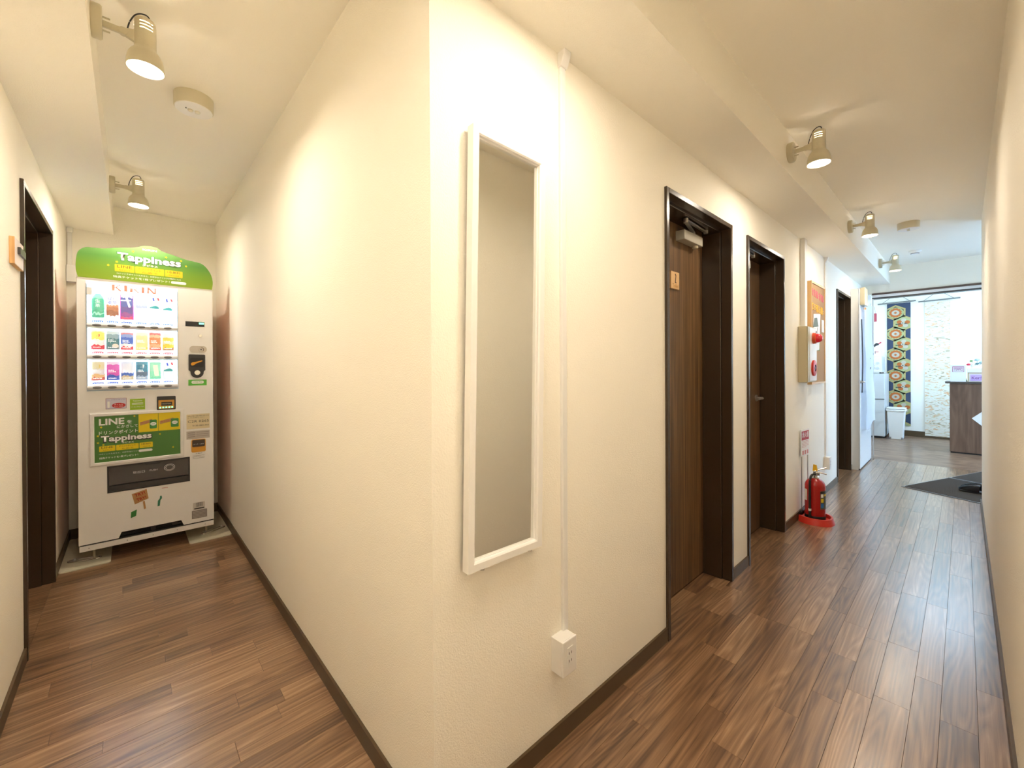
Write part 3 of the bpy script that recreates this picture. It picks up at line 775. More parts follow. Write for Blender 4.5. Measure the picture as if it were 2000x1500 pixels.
for y0, y1, z0, z1 in ((-.004, .110, zt+.205, zt+.216), (-.004, .110, zt+.135, zt+.141), (-.004, .002, zt+.141, zt+.205), (.104, .110, zt+.141, zt+.205), (.008, .098, zt+.185, zt+.199)):
    A = [bm.verts.new((card_x(z)-.0006, y, z)) for y, z in ((y0, z0), (y1, z0), (y1, z1), (y0, z1))]; bm.faces.new(A)
obj('notice_border', bm, mat('plum_ink', (.34, .12, .20), .6), r)
q = text('OPEN', -.096, -.012, zt+.164, card_x(zt+.164)-.0010, mat('plum_ink', (.34, .12, .20), .6), r, plane='back', h=.030, bold=.02)
r = thing('gift_box', (8.68, -.10, zt), 'wooden edged box with a purple name label on the counter', 'box')
obj('box_body', BX(8.62, 8.78, -.30, -.040, zt, zt+.128, .002), mat('cream_box', (.74, .70, .66), .5), r)
obj('box_edge', BXS((8.617, 8.625, -.30, -.036, zt+.118, zt+.128), (8.617, 8.625, -.046, -.036, zt, zt+.118)), mat('gold_brown_edge', (.45, .32, .14), .5), r)
lb = obj('name_label', BX(8.6165, 8.6195, -.29, -.062, zt+.014, zt+.100), mat('lilac_label', (.55, .38, .72), .5), r)
text('KerS', .074, .176, zt+.056, 8.6165, PUR, lb, plane='back', h=.040, bold=.01)
obj('lid_tray', BX(8.615, 8.785, -.305, -.033, zt+.129, zt+.190, .003), PAPER, r)
r = thing('figurine', (8.64, -.022, zt), 'tiny green and yellow ornament beside the purple labelled box', 'ornament')
obj('body', lathe([(0, zt), (.012, zt), (.014, zt+.02), (.008, zt+.034), (0, zt+.036)], 14, 'Z', (8.63, -.020, 0)), mat('olive_paint', (.16, .18, .05), .5), r, True)
obj('head', lathe([(0, zt+.034), (.009, zt+.040), (.010, zt+.048), (0, zt+.058)], 12, 'Z', (8.63, -.020, 0)), mat('yellow_paint', (.65, .50, .12), .5), r, True)
r = thing('flower_arrangement', (8.70, -.12, zt+.19), 'small arrangement of red, white and blue-grey flowers on the boxed tray', 'flowers')
zf = zt+.190
obj('vase', lathe([(0, zf), (.05, zf), (.058, zf+.03), (.055, zf+.036), (.045, zf+.034)], 20, 'Z', (8.70, -.125, 0)), PAPER, r, True)
def bloom(x, y, z, rr, m, nm='flower'):
    bm = bmesh.new()
    for k in range(7):
        a = 2*PI*k/7; c = Vector((x+.45*rr*math.cos(a), y+.45*rr*math.sin(a), z+.25*rr*math.sin(3*a)))
        bmesh.ops.create_icosphere(bm, subdivisions=1, radius=rr*.62, matrix=Matrix.Translation(c) @ Matrix.Diagonal((1, 1, .7, 1)))
    bmesh.ops.create_icosphere(bm, subdivisions=1, radius=rr*.6, matrix=Matrix.Translation((x, y, z+rr*.3)))
    o = obj(nm, bm, m, r, True)
    obj('stem', tube([(8.70, -.125, zf+.02), (x, y, z-rr*.3)], .002, 6), mat('stem_green', (.06, .16, .04), .6), o)
bloom(8.66, -.045, zf+.050, .022, mat('red_petal', (.62, .02, .06), .6))
bloom(8.67, -.072, zf+.100, .018, mat('green_bud', (.16, .32, .08), .6))
bloom(8.66, -.085, zf+.055, .022, mat('white_petal', (.80, .78, .78), .6))
bloom(8.68, -.125, zf+.115, .028, mat('blue_grey_petal', (.40, .55, .60), .6))
bloom(8.70, -.17, zf+.075, .032, mat('blue_grey_petal', (.40, .55, .60), .6))
bloom(8.66, -.125, zf+.060, .02, mat('dark_leaf', (.10, .20, .20), .6), 'leaf_cluster')

# ================================================================== TAPESTRIES ON THE BACK WALL
BAMB = mat('grey_bamboo', (.20, .20, .19), .5)
def hanger(r, y0, y1, z, peak):
    bm = tube([(XB-.02, y0, z-.006), (XB-.02, y1, z+.006)], .011, 10)
    obj('rod', bm, BAMB, r, True)
    q = .06
    obj('hanging_string', tube([(XB-.02, y1+q if y1 < y0 else y1-q, z), (XB-.012, (y0+y1)/2, peak), (XB-.02, y0-q if y1 < y0 else y0+q, z)], .0030, 6), DARK, r)
def cloth(ya, yb, z0, z1, off=.010, thick=.003, amp=.004):
    bm = bmesh.new(); nz = 24; L_ = []
    for k in range(nz+1):
        z = z0+(z1-z0)*k/nz; d = XB-off-amp*math.sin(z*3)
        L_.append([bm.verts.new((d, ya, z)), bm.verts.new((d, yb, z)), bm.verts.new((d+thick, yb, z)), bm.verts.new((d+thick, ya, z))])
    for k in range(nz):
        for j in range(4): bm.faces.new((L_[k][j], L_[k][(j+1) % 4], L_[k+1][(j+1) % 4], L_[k+1][j]))
    bm.faces.new(L_[0][::-1]); bm.faces.new(L_[-1]); return bm
ty0, ty1, tz0, tz1 = .935, .628, .180, 2.345
r = thing('sash_tapestry', (XB, .78, tz1), 'navy sash with cream hexagons and orange medallions hung on the back wall', 'tapestry')
cl = obj('cloth', cloth(ty1, ty0, tz0, tz1, amp=0), mat('navy_silk', (.030, .048, .095), .6), r)
hanger(r, 1.06, .56, 2.36, 2.58-.06)
CREAM = mat('cream_gold_silk', (.46, .37, .14), .5); PALE = mat('pale_green_silk', (.38, .40, .18), .55); ORG = mat('orange_silk', (.50, .13, .02), .55); WSILK = mat('white_silk', (.52, .46, .36), .55); DK = mat('ink_silk', (.02, .025, .03), .6)
U = .00097
def clip(poly):
    # clip polygon (y,z) to the cloth rectangle
    def cut(P, f, inter):
        out = []
        for i in range(len(P)):
            a, b = P[i-1], P[i]
            if f(b):
                if not f(a): out.append(inter(a, b))
                out.append(b)
            elif f(a): out.append(inter(a, b))
        return out
    def lin(ax_, v): return lambda a, b: tuple(a[i]+(b[i]-a[i])*((v-a[ax_])/(b[ax_]-a[ax_])) for i in (0, 1))
    for ax_, v, s in ((0, ty1, 1), (0, ty0, -1), (1, tz0, 1), (1, tz1, -1)):
        if not poly: return poly
        poly = cut(poly, lambda p: s*(p[ax_]-v) >= 0, lin(ax_, v))
    return poly
def motif(poly, lev, m, nm, parent):
    poly = clip(poly)
    if len(poly) < 3: return None
    d = XB-.010-.0012*lev
    return obj(nm, prism(poly, d, d+.0012, 'YZ'), m, parent)
def ngon(cy, cz, ry, rz_, n, rot=0): return [(cy-ry*math.cos(2*PI*k/n+rot), cz+rz_*math.sin(2*PI*k/n+rot)) for k in range(n)]
def star(cy, cz, ra, rb, n): return [(cy-(ra if k % 2 else rb)*math.cos(PI*k/n), cz+(ra if k % 2 else rb)*math.sin(PI*k/n)) for k in range(2*n)]
zc_ = 2.178; k = 0
while zc_ > tz0-.15:
    for side in (0, 1):
        cz = zc_-side*.187
        cyc = .935-(.113 if side == 0 else .213)
        hx = motif(ngon(cyc, cz, .150, .140, 6, PI/2), 1, CREAM, 'hexagon_border', cl)
        if not hx: continue
        motif(ngon(cyc, cz, .122, .112, 6, PI/2), 2, DK if side == 0 else PALE, 'hexagon_field', hx)
        if side == 0:
            motif(ngon(cyc, cz, .108, .096, 20), 3, PALE, 'medallion', hx)
            motif(star(cyc, cz, .088, .076, 12), 4, ORG, 'medallion_ring', hx)
            motif(ngon(cyc, cz, .052, .046, 16), 5, WSILK, 'medallion_core', hx)
            motif(star(cyc, cz, .024, .014, 6), 6, ORG, 'medallion_eye', hx)
        else:
            for j in range(5):
                a = 2*PI*j/5+.4
                motif(ngon(cyc+.055*math.cos(a), cz+.052*math.sin(a), .034, .032, 10), 3, ORG if j % 2 == 0 else WSILK, 'petal', hx)
            motif([(cyc+.10, cz-.012), (cyc-.05, cz-.004), (cyc-.05, cz-.016), (cyc+.10, cz-.026)], 4, DK, 'branch', hx)
            motif(ngon(cyc+.005, cz, .024, .022, 12), 5, WSILK, 'flower_core', hx)
            motif(ngon(cyc+.005, cz, .008, .009, 8), 6, DK, 'flower_eye', hx)
    zc_ -= .374
m = bpy.data.materials.new('cream_brocade'); m.use_nodes = True; t = m.node_tree; Lk = t.links; b = t.nodes['Principled BSDF']
g = nd(t, 'ShaderNodeNewGeometry'); mp = nd(t, 'ShaderNodeMapping'); mp.inputs['Scale'].default_value = (5, 5, 14); Lk.new(g.outputs['Position'], mp.inputs[0])
n1 = nd(t, 'ShaderNodeTexNoise'); n1.inputs['Scale'].default_value = 1.3; n1.inputs['Detail'].default_value = 4; n1.inputs['Distortion'].default_value = 1.6; Lk.new(mp.outputs[0], n1.inputs['Vector'])
rp = ramp(t, [(.0, (.22, .22, .20)), (.33, (.44, .34, .20)), (.40, (.74, .68, .55)), (.50, (.80, .76, .68)), (.57, (.66, .64, .46)), (.62, (.74, .34, .14)), (.68, (.72, .64, .48))]); Lk.new(n1.outputs['Fac'], rp.inputs[0]); Lk.new(rp.outputs[0], b.inputs['Base Color']); b.inputs['Roughness'].default_value = .6
r = thing('sash_tapestry', (XB, .30, 2.33), 'pale cream and orange brocade sash hung on the back wall behind the counter', 'tapestry')
cl = obj('cloth', cloth(.150, .452, .035, 2.325), m, r)
hanger(r, .530, .035, 2.345, 2.50)

# ================================================================== FRIDGE, MICROWAVE, BIN
FRW = mat('fridge_white', (.56, .57, .58), .3)
r = thing('fridge', (9.7, 1.15, 0), 'small white two door fridge beside the white bin', 'fridge')
fx, fy0, fy1 = 9.42, .908, 1.36
obj('cabinet', BX(fx+.035, XB-.06, fy0, fy1, .03, 1.10, .008), FRW, r)
d = obj('upper_door', BX(fx, fx+.033, fy0, fy1, .665, 1.098, .006), FRW, r)
obj('door_grip', BX(fx-.004, fx+.004, fy0+.01, fy0+.20, .668, .678, .001), GREY, d)
d = obj('lower_door', BX(fx, fx+.033, fy0, fy1, .035, .655, .006), FRW, r)
obj('base', BX(fx+.02, XB-.07, fy0+.01, fy1-.01, 0, .03), BLACK, r)
r = thing('microwave', (9.65, 1.15, 1.104), 'white microwave oven with two dials on the fridge', 'microwave')
obj('body', BX(9.46, 9.85, .945, 1.34, 1.125, 1.40, .008), FRW, r)
obj('control_panel', BX(9.455, 9.46, .950, 1.055, 1.13, 1.395, .002), WHITE, r)
for z in (1.285, 1.20): obj('dial', lathe([(0, 9.435), (.022, 9.436), (.024, 9.455), (0, 9.455)], 20, 'X', (0, 1.000, z)), mat('dial_grey', (.62, .63, .65), .4), r, True)
obj('oven_door', BX(9.452, 9.46, 1.06, 1.335, 1.13, 1.395, .003), GREY, r)
for y in (.97, 1.31): obj('foot', BX(9.48, 9.82, y-.012, y+.012, 1.104, 1.125, .001), DARK, r)
r = thing('storage_box', (9.6, 1.05, 1.404), 'white carton with red printing on the microwave', 'box')
obj('carton', BX(9.50, 9.70, .985, 1.20, 1.4005, 1.50, .002), PAPER, r)
obj('red_print', BXS((9.4985, 9.5, .99, 1.045, 1.474, 1.484), (9.4985, 9.5, 1.0, 1.05, 1.452, 1.457)), mat('red_print', (.65, .12, .06), .5), r)
r = thing('kitchen_tool', (9.6, 1.05, 1.50), 'dark kitchen tool with red handle on the white carton', 'tool')
obj('holder', lathe([(0, 1.5005), (.018, 1.5005), (.018, 1.56), (.015, 1.56)], 14, 'Z', (9.56, 1.05, 0)), PAPER, r, True)
obj('tool_head', prism([(1.055, 1.56), (1.065, 1.60), (1.03, 1.635), (.990, 1.625), (.995, 1.60), (1.03, 1.585)], 9.552, 9.566, 'YZ'), DARK, r)
obj('tool_handle', tube([(9.559, .998, 1.618), (9.559, .965, 1.645)], .010, 10), mat('red_handle', (.60, .04, .08), .4), r)
r = thing('waste_bin', (9.50, .77, 0), 'white tapered waste bin with lid in front of the navy sash', 'bin')
def frus(x0, x1, y0, y1, z0, X0, X1, Y0, Y1, z1):
    bm = bmesh.new(); A = [bm.verts.new(p) for p in ((x0, y0, z0), (x1, y0, z0), (x1, y1, z0), (x0, y1, z0))]; B = [bm.verts.new(p) for p in ((X0, Y0, z1), (X1, Y0, z1), (X1, Y1, z1), (X0, Y1, z1))]
    bm.faces.new(A[::-1]); bm.faces.new(B)
    for i in range(4): bm.faces.new((A[i], A[(i+1) % 4], B[(i+1) % 4], B[i]))
    bevel(bm, .008, 2); return bm
obj('body', frus(9.49, 9.70, .690, .858, .0, 9.46, 9.74, .668, .882, .470), WHITE, r)
obj('lid', BX(9.45, 9.75, .655, .894, .470, .500, .008), WHITE, r)
obj('lid_gap', BX(9.455, 9.745, .662, .888, .4995, .505), DARK, r)
obj('lid_top', BX(9.452, 9.748, .658, .891, .505, .525, .006), WHITE, r)
for y in (.70, .845): obj('caster', BX(9.484, 9.50, y-.012, y+.012, .0, .035, .003), GREY, r)

r = thing('ceiling_light', (8.6, .05, ZC), 'long daylight ceiling light of the reception, hidden above the opening', 'ceiling light')
obj('housing', BX(8.30, 8.90, -.55, .65, ZC-.03, ZC, .004), WHITEMET, r)
obj('diffuser', BX(8.32, 8.88, -.53, .63, ZC-.045, ZC-.03), mat('lit_daylight_diffuser', (1, 1, 1), .5, emit=(.54, .77, 1.0), estr=13.0), r)

# ================================================================== VENDING MACHINE
FY = 3.776
VM = thing('vending_machine', (.104, 4.10, .006), 'white drinks vending machine with lit display and green header board', 'vending machine')
VWH = mat('machine_white', (.88, .87, .86), .28)
MRED = mat('machine_red_side', (.86, .48, .38), .35)
cab = obj('cabinet', BX(-.245, .453, FY+.056, 4.42, .115, 1.828, .004), VWH, VM)
obj('side_panel', BXS((-.2485, -.2452, FY+.06, 4.415, .12, 1.82)), MRED, VM)
obj('side_panel', BXS((.4532, .4565, FY+.06, 4.415, .12, 1.82)), MRED, VM)
obj('door_gasket', BXS((-.240, .448, FY+.050, FY+.056, .14, 1.822)), DARK, VM)
W0, W1, WZA, WZB = -.203, .252, 1.112, 1.816
S0, S1, SZA, SZB = -.114, .313, .442, .617
bm = bmesh.new(); d0, d1 = FY, FY+.050
for a in ((-.245, W0, .135, 1.83), (W0, W1, 1.816, 1.83), (S1, .453, .135, 1.83), (W1, S1, SZB, 1.83), (W0, W1, SZB, WZA), (W0, S0, .135, SZB),
          (S0, -.062, .135, SZA), (-.048, .262, .172, SZA), (.276, S1, .135, SZA)):
    box(bm, a[0], a[1], d0, d1, a[2], a[3])
prism([(-.062, SZA), (-.062, .135), (-.048, .172), (-.048, SZA)], d0, d1, 'XZ', bm)
prism([(.262, SZA), (.262, .172), (.276, .135), (.276, SZA)], d0, d1, 'XZ', bm)
front = obj('front_door', bm, VWH, VM)
obj('door_edge_seam', BXS((-.2465, -.245, FY, FY+.05, .135, 1.83)), mat('brown_seam', (.20, .14, .09), .5), VM)
obj('base_rail', BX(-.243, .452, FY+.006, FY+.026, .090, .125, .002), VWH, VM)
bm = bmesh.new()
for x in (-.20, -.02, .11, .24, .40): cyl((x, 0, .108), .003, FY+.0045, FY+.0065, 'Y', 8, bm)
obj('rail_rivet', bm, GREY, VM)
obj('rail_seam', BXS((-.24, .45, FY+.012, FY+.05, .1255, .1345)), BLACK, VM)
obj('compressor_bay', BXS((-.06, .274, FY+.045, FY+.0555, .136, .180)), BLACK, VM)
bm = bmesh.new()
for k in range(3): box(bm, -.05, .265, FY+.030, FY+.045, .140+k*.010, .143+k*.010)
box(bm, .10, .125, FY+.025, FY+.04, .137, .165); box(bm, .215, .245, FY+.025, FY+.04, .145, .172)
obj('grille_bar', bm, DARK, VM)

# ---- lit display
LIT = mat('lit_display_panel', (.9, .95, 1), .5, emit=(.74, .89, 1.0), estr=5.0)
disp = obj('display_back', BXS((W0, W1, FY+.044, FY+.050, WZA, WZB)), LIT, VM)
CARD_E = .42
GLASS = pane
cols = [-.152, -.082, -.013, .060, .129, .200]
led_z = [1.5355, 1.332, 1.1335]
BTN = mat('grey_button', (.20, .20, .21), .3)
LEDGE = mat('white_ledge', (.80, .82, .85), .35)
for i, z in enumerate(led_z):
    pr = [(FY+.040, z+.018), (FY+.012, z+.018), (FY-.004, z+.012), (FY-.010, z), (FY-.006, z-.012), (FY+.006, z-.020), (FY+.040, z-.020)]
    bm = bmesh.new()
    A = [bm.verts.new((W0+.002, y, q)) for y, q in pr]; B = [bm.verts.new((W1-.002, y, q)) for y, q in pr]
    bm.faces.new(A); bm.faces.new(B[::-1])
    for k in range(len(pr)): bm.faces.new((A[k], B[k], B[(k+1) % len(pr)], A[(k+1) % len(pr)]))
    lg = obj('button_ledge', bm, LEDGE, VM)
    for c in cols:
        bm = bmesh.new(); bmesh.ops.create_uvsphere(bm, u_segments=16, v_segments=8, radius=1, matrix=Matrix.Translation((c-.004, FY-.0085, z-.001)) @ Matrix.Diagonal((.0225, .004, .0085, 1)))
        obj('selection_button', bm, BTN, lg, True)
    zp = z+.028
    for c in cols:
        tgm = {0: mat('blue_tag', (.05, .16, .60), .5, emit=(.05, .16, .60), estr=.3), 1: mat('red_tag_print', (.70, .05, .10), .5, emit=(.70, .05, .10), estr=.3), 2: mat('deep_blue_tag', (.02, .08, .50), .5, emit=(.02, .08, .50), estr=.3)}[i]
        pt = obj('price_tag', prism([(c-.028, zp-.007), (c+.026, zp-.007), (c+.026, zp+.001), (c+.020, zp+.006), (c-.018, zp+.006), (c-.028, zp+.001)], FY+.030, FY+.032), tgm, lg)
        bm = bmesh.new()
        for k in range(5): box(bm, c-.022+k*.009, c-.017+k*.009, FY+.0292, FY+.030, zp-.004, zp+.001)
        obj('price_figures', bm, mat('tag_white', (.85, .9, 1), .5, emit=(.8, .9, 1), estr=.6), pt)
tops = [WZB, led_z[0]-.020, led_z[1]-.020]; bots = [led_z[0]+.018, led_z[1]+.018, led_z[2]+.018]
for a, b_ in zip(bots, tops): obj('window_pane', BXS((W0+.001, W1-.001, FY+.002, FY+.004, a, b_)), GLASS, VM)
obj('window_trim', BXS((W0, W1, FY-.004, FY+.01, WZA-.002, WZA+.003), (W0, W0+.004, FY-.003, FY+.01, WZA, 1.80), (W1-.004, W1, FY-.003, FY+.01, WZA, 1.80)), mat('pale_blue_trim', (.45, .58, .72), .25), VM)
obj('hinge_tab', BX(-.201, -.176, FY-.004, FY+.002, 1.726, 1.776, .002), WHITE, VM)
# brand lettering on the display, serif capitals
KR = mat('display_red', (.85, .20, .10), .5, emit=(.85, .25, .14), estr=.55)
def serif_word(x0, x1, z0, z1, y, parent, m):
    bm = bmesh.new(); H_ = z1-z0; n = 5; widths = [1.15, .50, 1.12, .50, 1.2]; tot = sum(widths)+.10*4; s = (x1-x0)/tot; x = x0
    def stem(a, w=.20): box(bm, a, a+w*s, y-.0006, y, z0, z1); 
    def ser(a, w=.20):
        for zz in (z0, z1-H_*.09): box(bm, a-.10*s, a+(w+.10)*s, y-.0007, y, zz, zz+H_*.09)
    def quad(p): prism(p, y-.0008, y, 'XZ', bm)
    for ch, w in zip('KIRIN', widths):
        if ch == 'I': stem(x+.10*s, .32); ser(x+.10*s, .32)
        if ch == 'K':
            stem(x+.1*s, .30); ser(x+.1*s, .30); a = x+.32*s
            quad([(a, z0+H_*.45), (a+.50*s, z1), (a+.72*s, z1), (a+.12*s, z0+H_*.42)]); quad([(a+.10*s, z0+H_*.56), (a+.30*s, z0+H_*.60), (a+.85*s, z0), (a+.55*s, z0)])
        if ch == 'R':
            stem(x+.1*s, .30); ser(x+.1*s, .30); a = x+.34*s
            quad([(a, z1), (a+.40*s, z1), (a+.62*s, z0+H_*.86), (a+.62*s, z0+H_*.62), (a+.40*s, z0+H_*.46), (a, z0+H_*.46), (a, z0+H_*.55), (a+.30*s, z0+H_*.55), (a+.42*s, z0+H_*.66), (a+.42*s, z0+H_*.82), (a+.30*s, z0+H_*.91), (a, z0+H_*.91)])
            quad([(a+.12*s, z0+H_*.48), (a+.34*s, z0+H_*.48), (a+.85*s, z0), (a+.55*s, z0)])
        if ch == 'N':
            stem(x+.12*s, .20); ser(x+.12*s, .20); stem(x+.90*s, .20); ser(x+.90*s, .20); quad([(x+.02*s, z1), (x+.34*s, z1), (x+1.08*s, z0), (x+.78*s, z0)])
        x += (w+.10)*s
    return obj('lettering', bm, m, parent)
serif_word(-.090, .142, 1.769, 1.812, FY+.030, disp, KR)
# ---- sample packs
def can(c, z0, z1, m, w=.064):
    rr = w/2; h_ = z1-z0
    bm = lathe([(0, z0), (rr*.95, z0), (rr, z0+.003), (rr, z1-.004), (rr*.94, z1), (0, z1)], 20, 'Z', (0, 0, 0))
    for v in bm.verts: v.co.x += c; v.co.y = FY+.026+v.co.y*.42
    o = obj('sample_can', bm, m, VM, True)
    bm = bmesh.new(); rc = random.Random(int(c*999)+int(z0*77)); yb = FY+.0118
    for zz, n_ in ((z0+.010, 6), (z0+(z1-z0)*.42, 5), (z0+(z1-z0)*.50, 4)):
        x_ = c-.022
        for k in range(n_):
            w_ = rc.uniform(.003, .007); box(bm, x_, x_+w_, yb, yb+.001, zz, zz+rc.uniform(.005, .008)); x_ += w_+.0022
    obj('pack_print', bm, mat('print_white', (.9, .95, .95), .5, emit=(.9, .95, .95), estr=.6), o)
    return o
def card(c, z0, z1, m, w=.060):
    return obj('sample_card', BX(c-w/2, c+w/2, FY+.022, FY+.026, z0, z1, .001), m, VM)
W_ = (.85, .9, .95)
def pr(nm, st): return bands(nm, st, CARD_E)
bm = lathe([(0, 1.585), (.026, 1.585), (.030, 1.590), (.030, 1.630), (.0285, 1.634), (.030, 1.638), (.030, 1.700), (.024, 1.722), (.014, 1.736), (.014, 1.740), (0, 1.740)], 24, 'Z')
for v in bm.verts: v.co.x += -.150; v.co.y = FY+.024+v.co.y*.45
bt = obj('sample_bottle', bm, pr('green_bottle', [(0, (.02, .38, .22)), (.14, (.30, .72, .55)), (.20, (.02, .38, .20)), (.30, (.05, .45, .28)), (.80, (.22, .62, .45))]), VM, True)
obj('cap', lathe([(.0145, 1.741), (.0155, 1.744), (.0155, 1.762), (0, 1.764)], 18, 'Z', (-.150, FY+.024, 0)), mat('pack_white', W_, .4, emit=W_, estr=.5), bt, True)
TW = mat('print_white', (.9, .95, .95), .5, emit=(.9, .95, .95), estr=.6); TB = mat('print_blue', (.04, .10, .55), .5, emit=(.04, .10, .55), estr=.6); TT = mat('print_teal', (.03, .38, .40), .5, emit=(.03, .40, .42), estr=.35)
TR = mat('print_red', (.80, .06, .08), .5, emit=(.8, .06, .08), estr=.35)
text('生', -.163, -.140, 1.692, FY+.0095, TW, bt); text('茶', -.163, -.140, 1.664, FY+.0095, TW, bt)
k2 = card(cols[1], 1.587, 1.745, pr('barley_pack', [(0, (.80, .88, 1)), (.12, (.30, .10, .05)), (.30, (.42, .16, .08)), (.48, (.55, .25, .12)), (.56, (.85, .90, 1.0)), (.85, (.62, .74, .95))]))
text('麦茶', -.106, -.060, 1.690, FY+.022, TB, k2); text('ばし', -.103, -.066, 1.716, FY+.022, TB, k2)
k3 = card(cols[2], 1.582, 1.747, pr('purple_pack', [(0, (.60, .02, .12)), (.12, (.25, .03, .25)), (.26, (.10, .06, .30)), (.55, (.06, .10, .40)), (.86, (.85, .80, .9))]), .066)
obj('pack_border', BXS((-.047, -.043, FY+.0213, FY+.022, 1.582, 1.747), (.017, .021, FY+.0213, FY+.022, 1.582, 1.747)), mat('print_magenta', (.65, .05, .42), .5, emit=(.65, .05, .42), estr=.9), k3)
obj('white_cross', prism([(-.043, 1.712), (.008, 1.716), (.008, 1.708), (-.043, 1.704)], FY+.0212, FY+.022), TW, k3)
obj('white_stroke', prism([(-.022, 1.735), (-.010, 1.735), (.006, 1.668), (-.004, 1.664)], FY+.0210, FY+.022), TW, k3)
k4 = card(cols[3], 1.586, 1.745, pr('blue_carton', [(0, W_), (.52, (.42, .52, .82)), (.60, (.50, .62, .90)), (.80, W_)]))
for c, q in ((cols[4], (1.594, 1.748)), (cols[5], (1.580, 1.748)), (cols[5], (1.176, 1.300))):
    k_ = card(c, q[0], q[1], pr('white_card_%d' % int(q[0]*1000), [(0, (.80, .90, 1.0)), (.4, W_)]))
    zz = q[1]-.008
    obj('flag_stripe', prism([(c-.012, zz), (c-.004, zz+.002), (c+.000, zz-.018), (c-.008, zz-.020)], FY+.0212, FY+.022), TB, k_)
    obj('flag_stripe', prism([(c+.012, zz+.002), (c+.020, zz+.004), (c+.026, zz-.012), (c+.018, zz-.016)], FY+.0212, FY+.022), TR, k_)
    zm = q[0]+(q[1]-q[0])*.55
    obj('cloud_mark', prism([(c-.026, zm-.010), (c+.020, zm-.010), (c+.024, zm-.004), (c+.016, zm+.006), (c+.004, zm+.010), (c-.014, zm+.004), (c-.026, zm-.002)], FY+.0212, FY+.022), TT, k_)
row2 = [[(0, (.65, .03, .06)), (.22, (.85, .80, .80)), (.50, (.88, .80, .15)), (.92, (.9, .85, .5))],
        [(0, (.10, .18, .20)), (.12, (.06, .22, .25)), (.60, (.25, .42, .48)), (.82, (.6, .75, .80))],
        [(0, (.78, .06, .10)), (.18, (.85, .88, .95)), (.35, (.06, .16, .62)), (.72, (.30, .42, .80)), (.88, (.80, .30, .34))],
        [(0, (.90, .62, .10)), (.12, (.90, .80, .35)), (.40, (.92, .85, .45)), (.80, (.95, .90, .75))],
        [(0, (.75, .10, .05)), (.16, (.90, .45, .25)), (.35, (.88, .28, .12)), (.72, (.9, .6, .4)), (.86, (.75, .20, .2))],
        [(0, (.40, .20, .08)), (.14, (.90, .62, .05)), (.35, (.92, .70, .45)), (.55, (.90, .72, .12)), (.74, W_)]]
row3 = [[(0, (.55, .08, .06)), (.16, (.75, .48, .22)), (.32, (.70, .66, .66)), (.60, (.72, .66, .42)), (.90, (.80, .72, .5))],
        [(0, (.02, .08, .45)), (.26, (.62, .06, .40)), (.55, (.70, .10, .50)), (.82, (.75, .6, .8))],
        [(0, (.60, .50, .30)), (.22, (.06, .16, .55)), (.38, (.85, .88, .95)), (.85, (.70, .78, .92))],
        [(0, (.35, .45, .60)), (.20, (.10, .18, .28)), (.45, (.04, .24, .38)), (.80, (.10, .35, .48))],
        [(0, (.20, .68, .45)), (.15, (.25, .75, .52)), (.50, (.35, .80, .58))]]
for i, st_ in enumerate(row2):
    q = can(cols[i], 1.380, 1.501 if i != 2 else 1.495, pr('can_a%d' % i, st_))
    if i == 0: obj('can_emblem', prism([(c_[0], c_[1]) for c_ in [(-.158, 1.466), (-.150, 1.482), (-.142, 1.474), (-.146, 1.460), (-.154, 1.458)]], FY+.0128, FY+.0138), TR, q)
    if i == 1: obj('cup_mark', prism(ngon(-cols[1]*-1+.012, 1.404, .016, .014, 16), FY+.0120, FY+.0138), mat('print_cream', (.85, .72, .62), .5, emit=(.85, .72, .62), estr=.4), q)
    if i in (2, 4): obj('label_oval', prism(ngon(cols[i], 1.391, .024, .007, 16), FY+.0125, FY+.0138), TR, q)
for i, st_ in enumerate(row3):
    q = can(cols[i], 1.178, 1.302, pr('can_b%d' % i, st_)) if i != 4 else card(cols[4], 1.180, 1.298, pr('can_b4', st_))
    if i in (0, 3): obj('can_emblem', prism([(cols[i]-.006, 1.262), (cols[i]+.003, 1.284), (cols[i]+.012, 1.276), (cols[i]+.006, 1.254)], FY+.0128, FY+.0138), TW if i == 3 else mat('print_gold', (.75, .60, .15), .5, emit=(.75, .6, .15), estr=.35), q)
    if i == 4:
        for k in range(3): obj('pale_stripe', prism([(cols[4]-.012+.008*k, 1.275), (cols[4]-.005+.008*k, 1.278), (cols[4]+.004+.008*k, 1.205), (cols[4]-.003+.008*k, 1.200)], FY+.0212, FY+.022), mat('print_lime', (.72, .88, .45), .5, emit=(.72, .88, .45), estr=1), q)

# ---- header board on top
hp = smooth_curve([(-.238, 1.835, 0), (-.247, 1.88, 0), (-.246, 1.94, 0), (-.236, 1.995, 0), (-.205, 2.026, 0), (-.165, 2.030, 0), (-.12, 2.034, 0), (-.05, 2.052, 0), (.025, 2.066, 0), (.064, 2.084, 0), (.104, 2.091, 0), (.143, 2.086, 0), (.170, 2.067, 0), (.225, 2.053, 0), (.292, 2.034, 0), (.345, 2.026, 0), (.388, 2.018, 0), (.420, 1.990, 0), (.447, 1.940, 0), (.456, 1.885, 0), (.450, 1.835, 0)], 4)
HG = bpy.data.materials.new('header_green'); HG.use_nodes = True; t = HG.node_tree; b = t.nodes['Principled BSDF']
tc = nd(t, 'ShaderNodeTexCoord'); sx = nd(t, 'ShaderNodeSeparateXYZ'); t.links.new(tc.outputs['Generated'], sx.inputs[0])
rp = ramp(t, [(0, (.22, .34, .01)), (.35, (.15, .30, .02)), (.6, (.08, .24, .04)), (1, (.18, .36, .12))]); t.links.new(sx.outputs[2], rp.inputs[0]); t.links.new(rp.outputs[0], b.inputs['Base Color']); b.inputs['Roughness'].default_value = .4
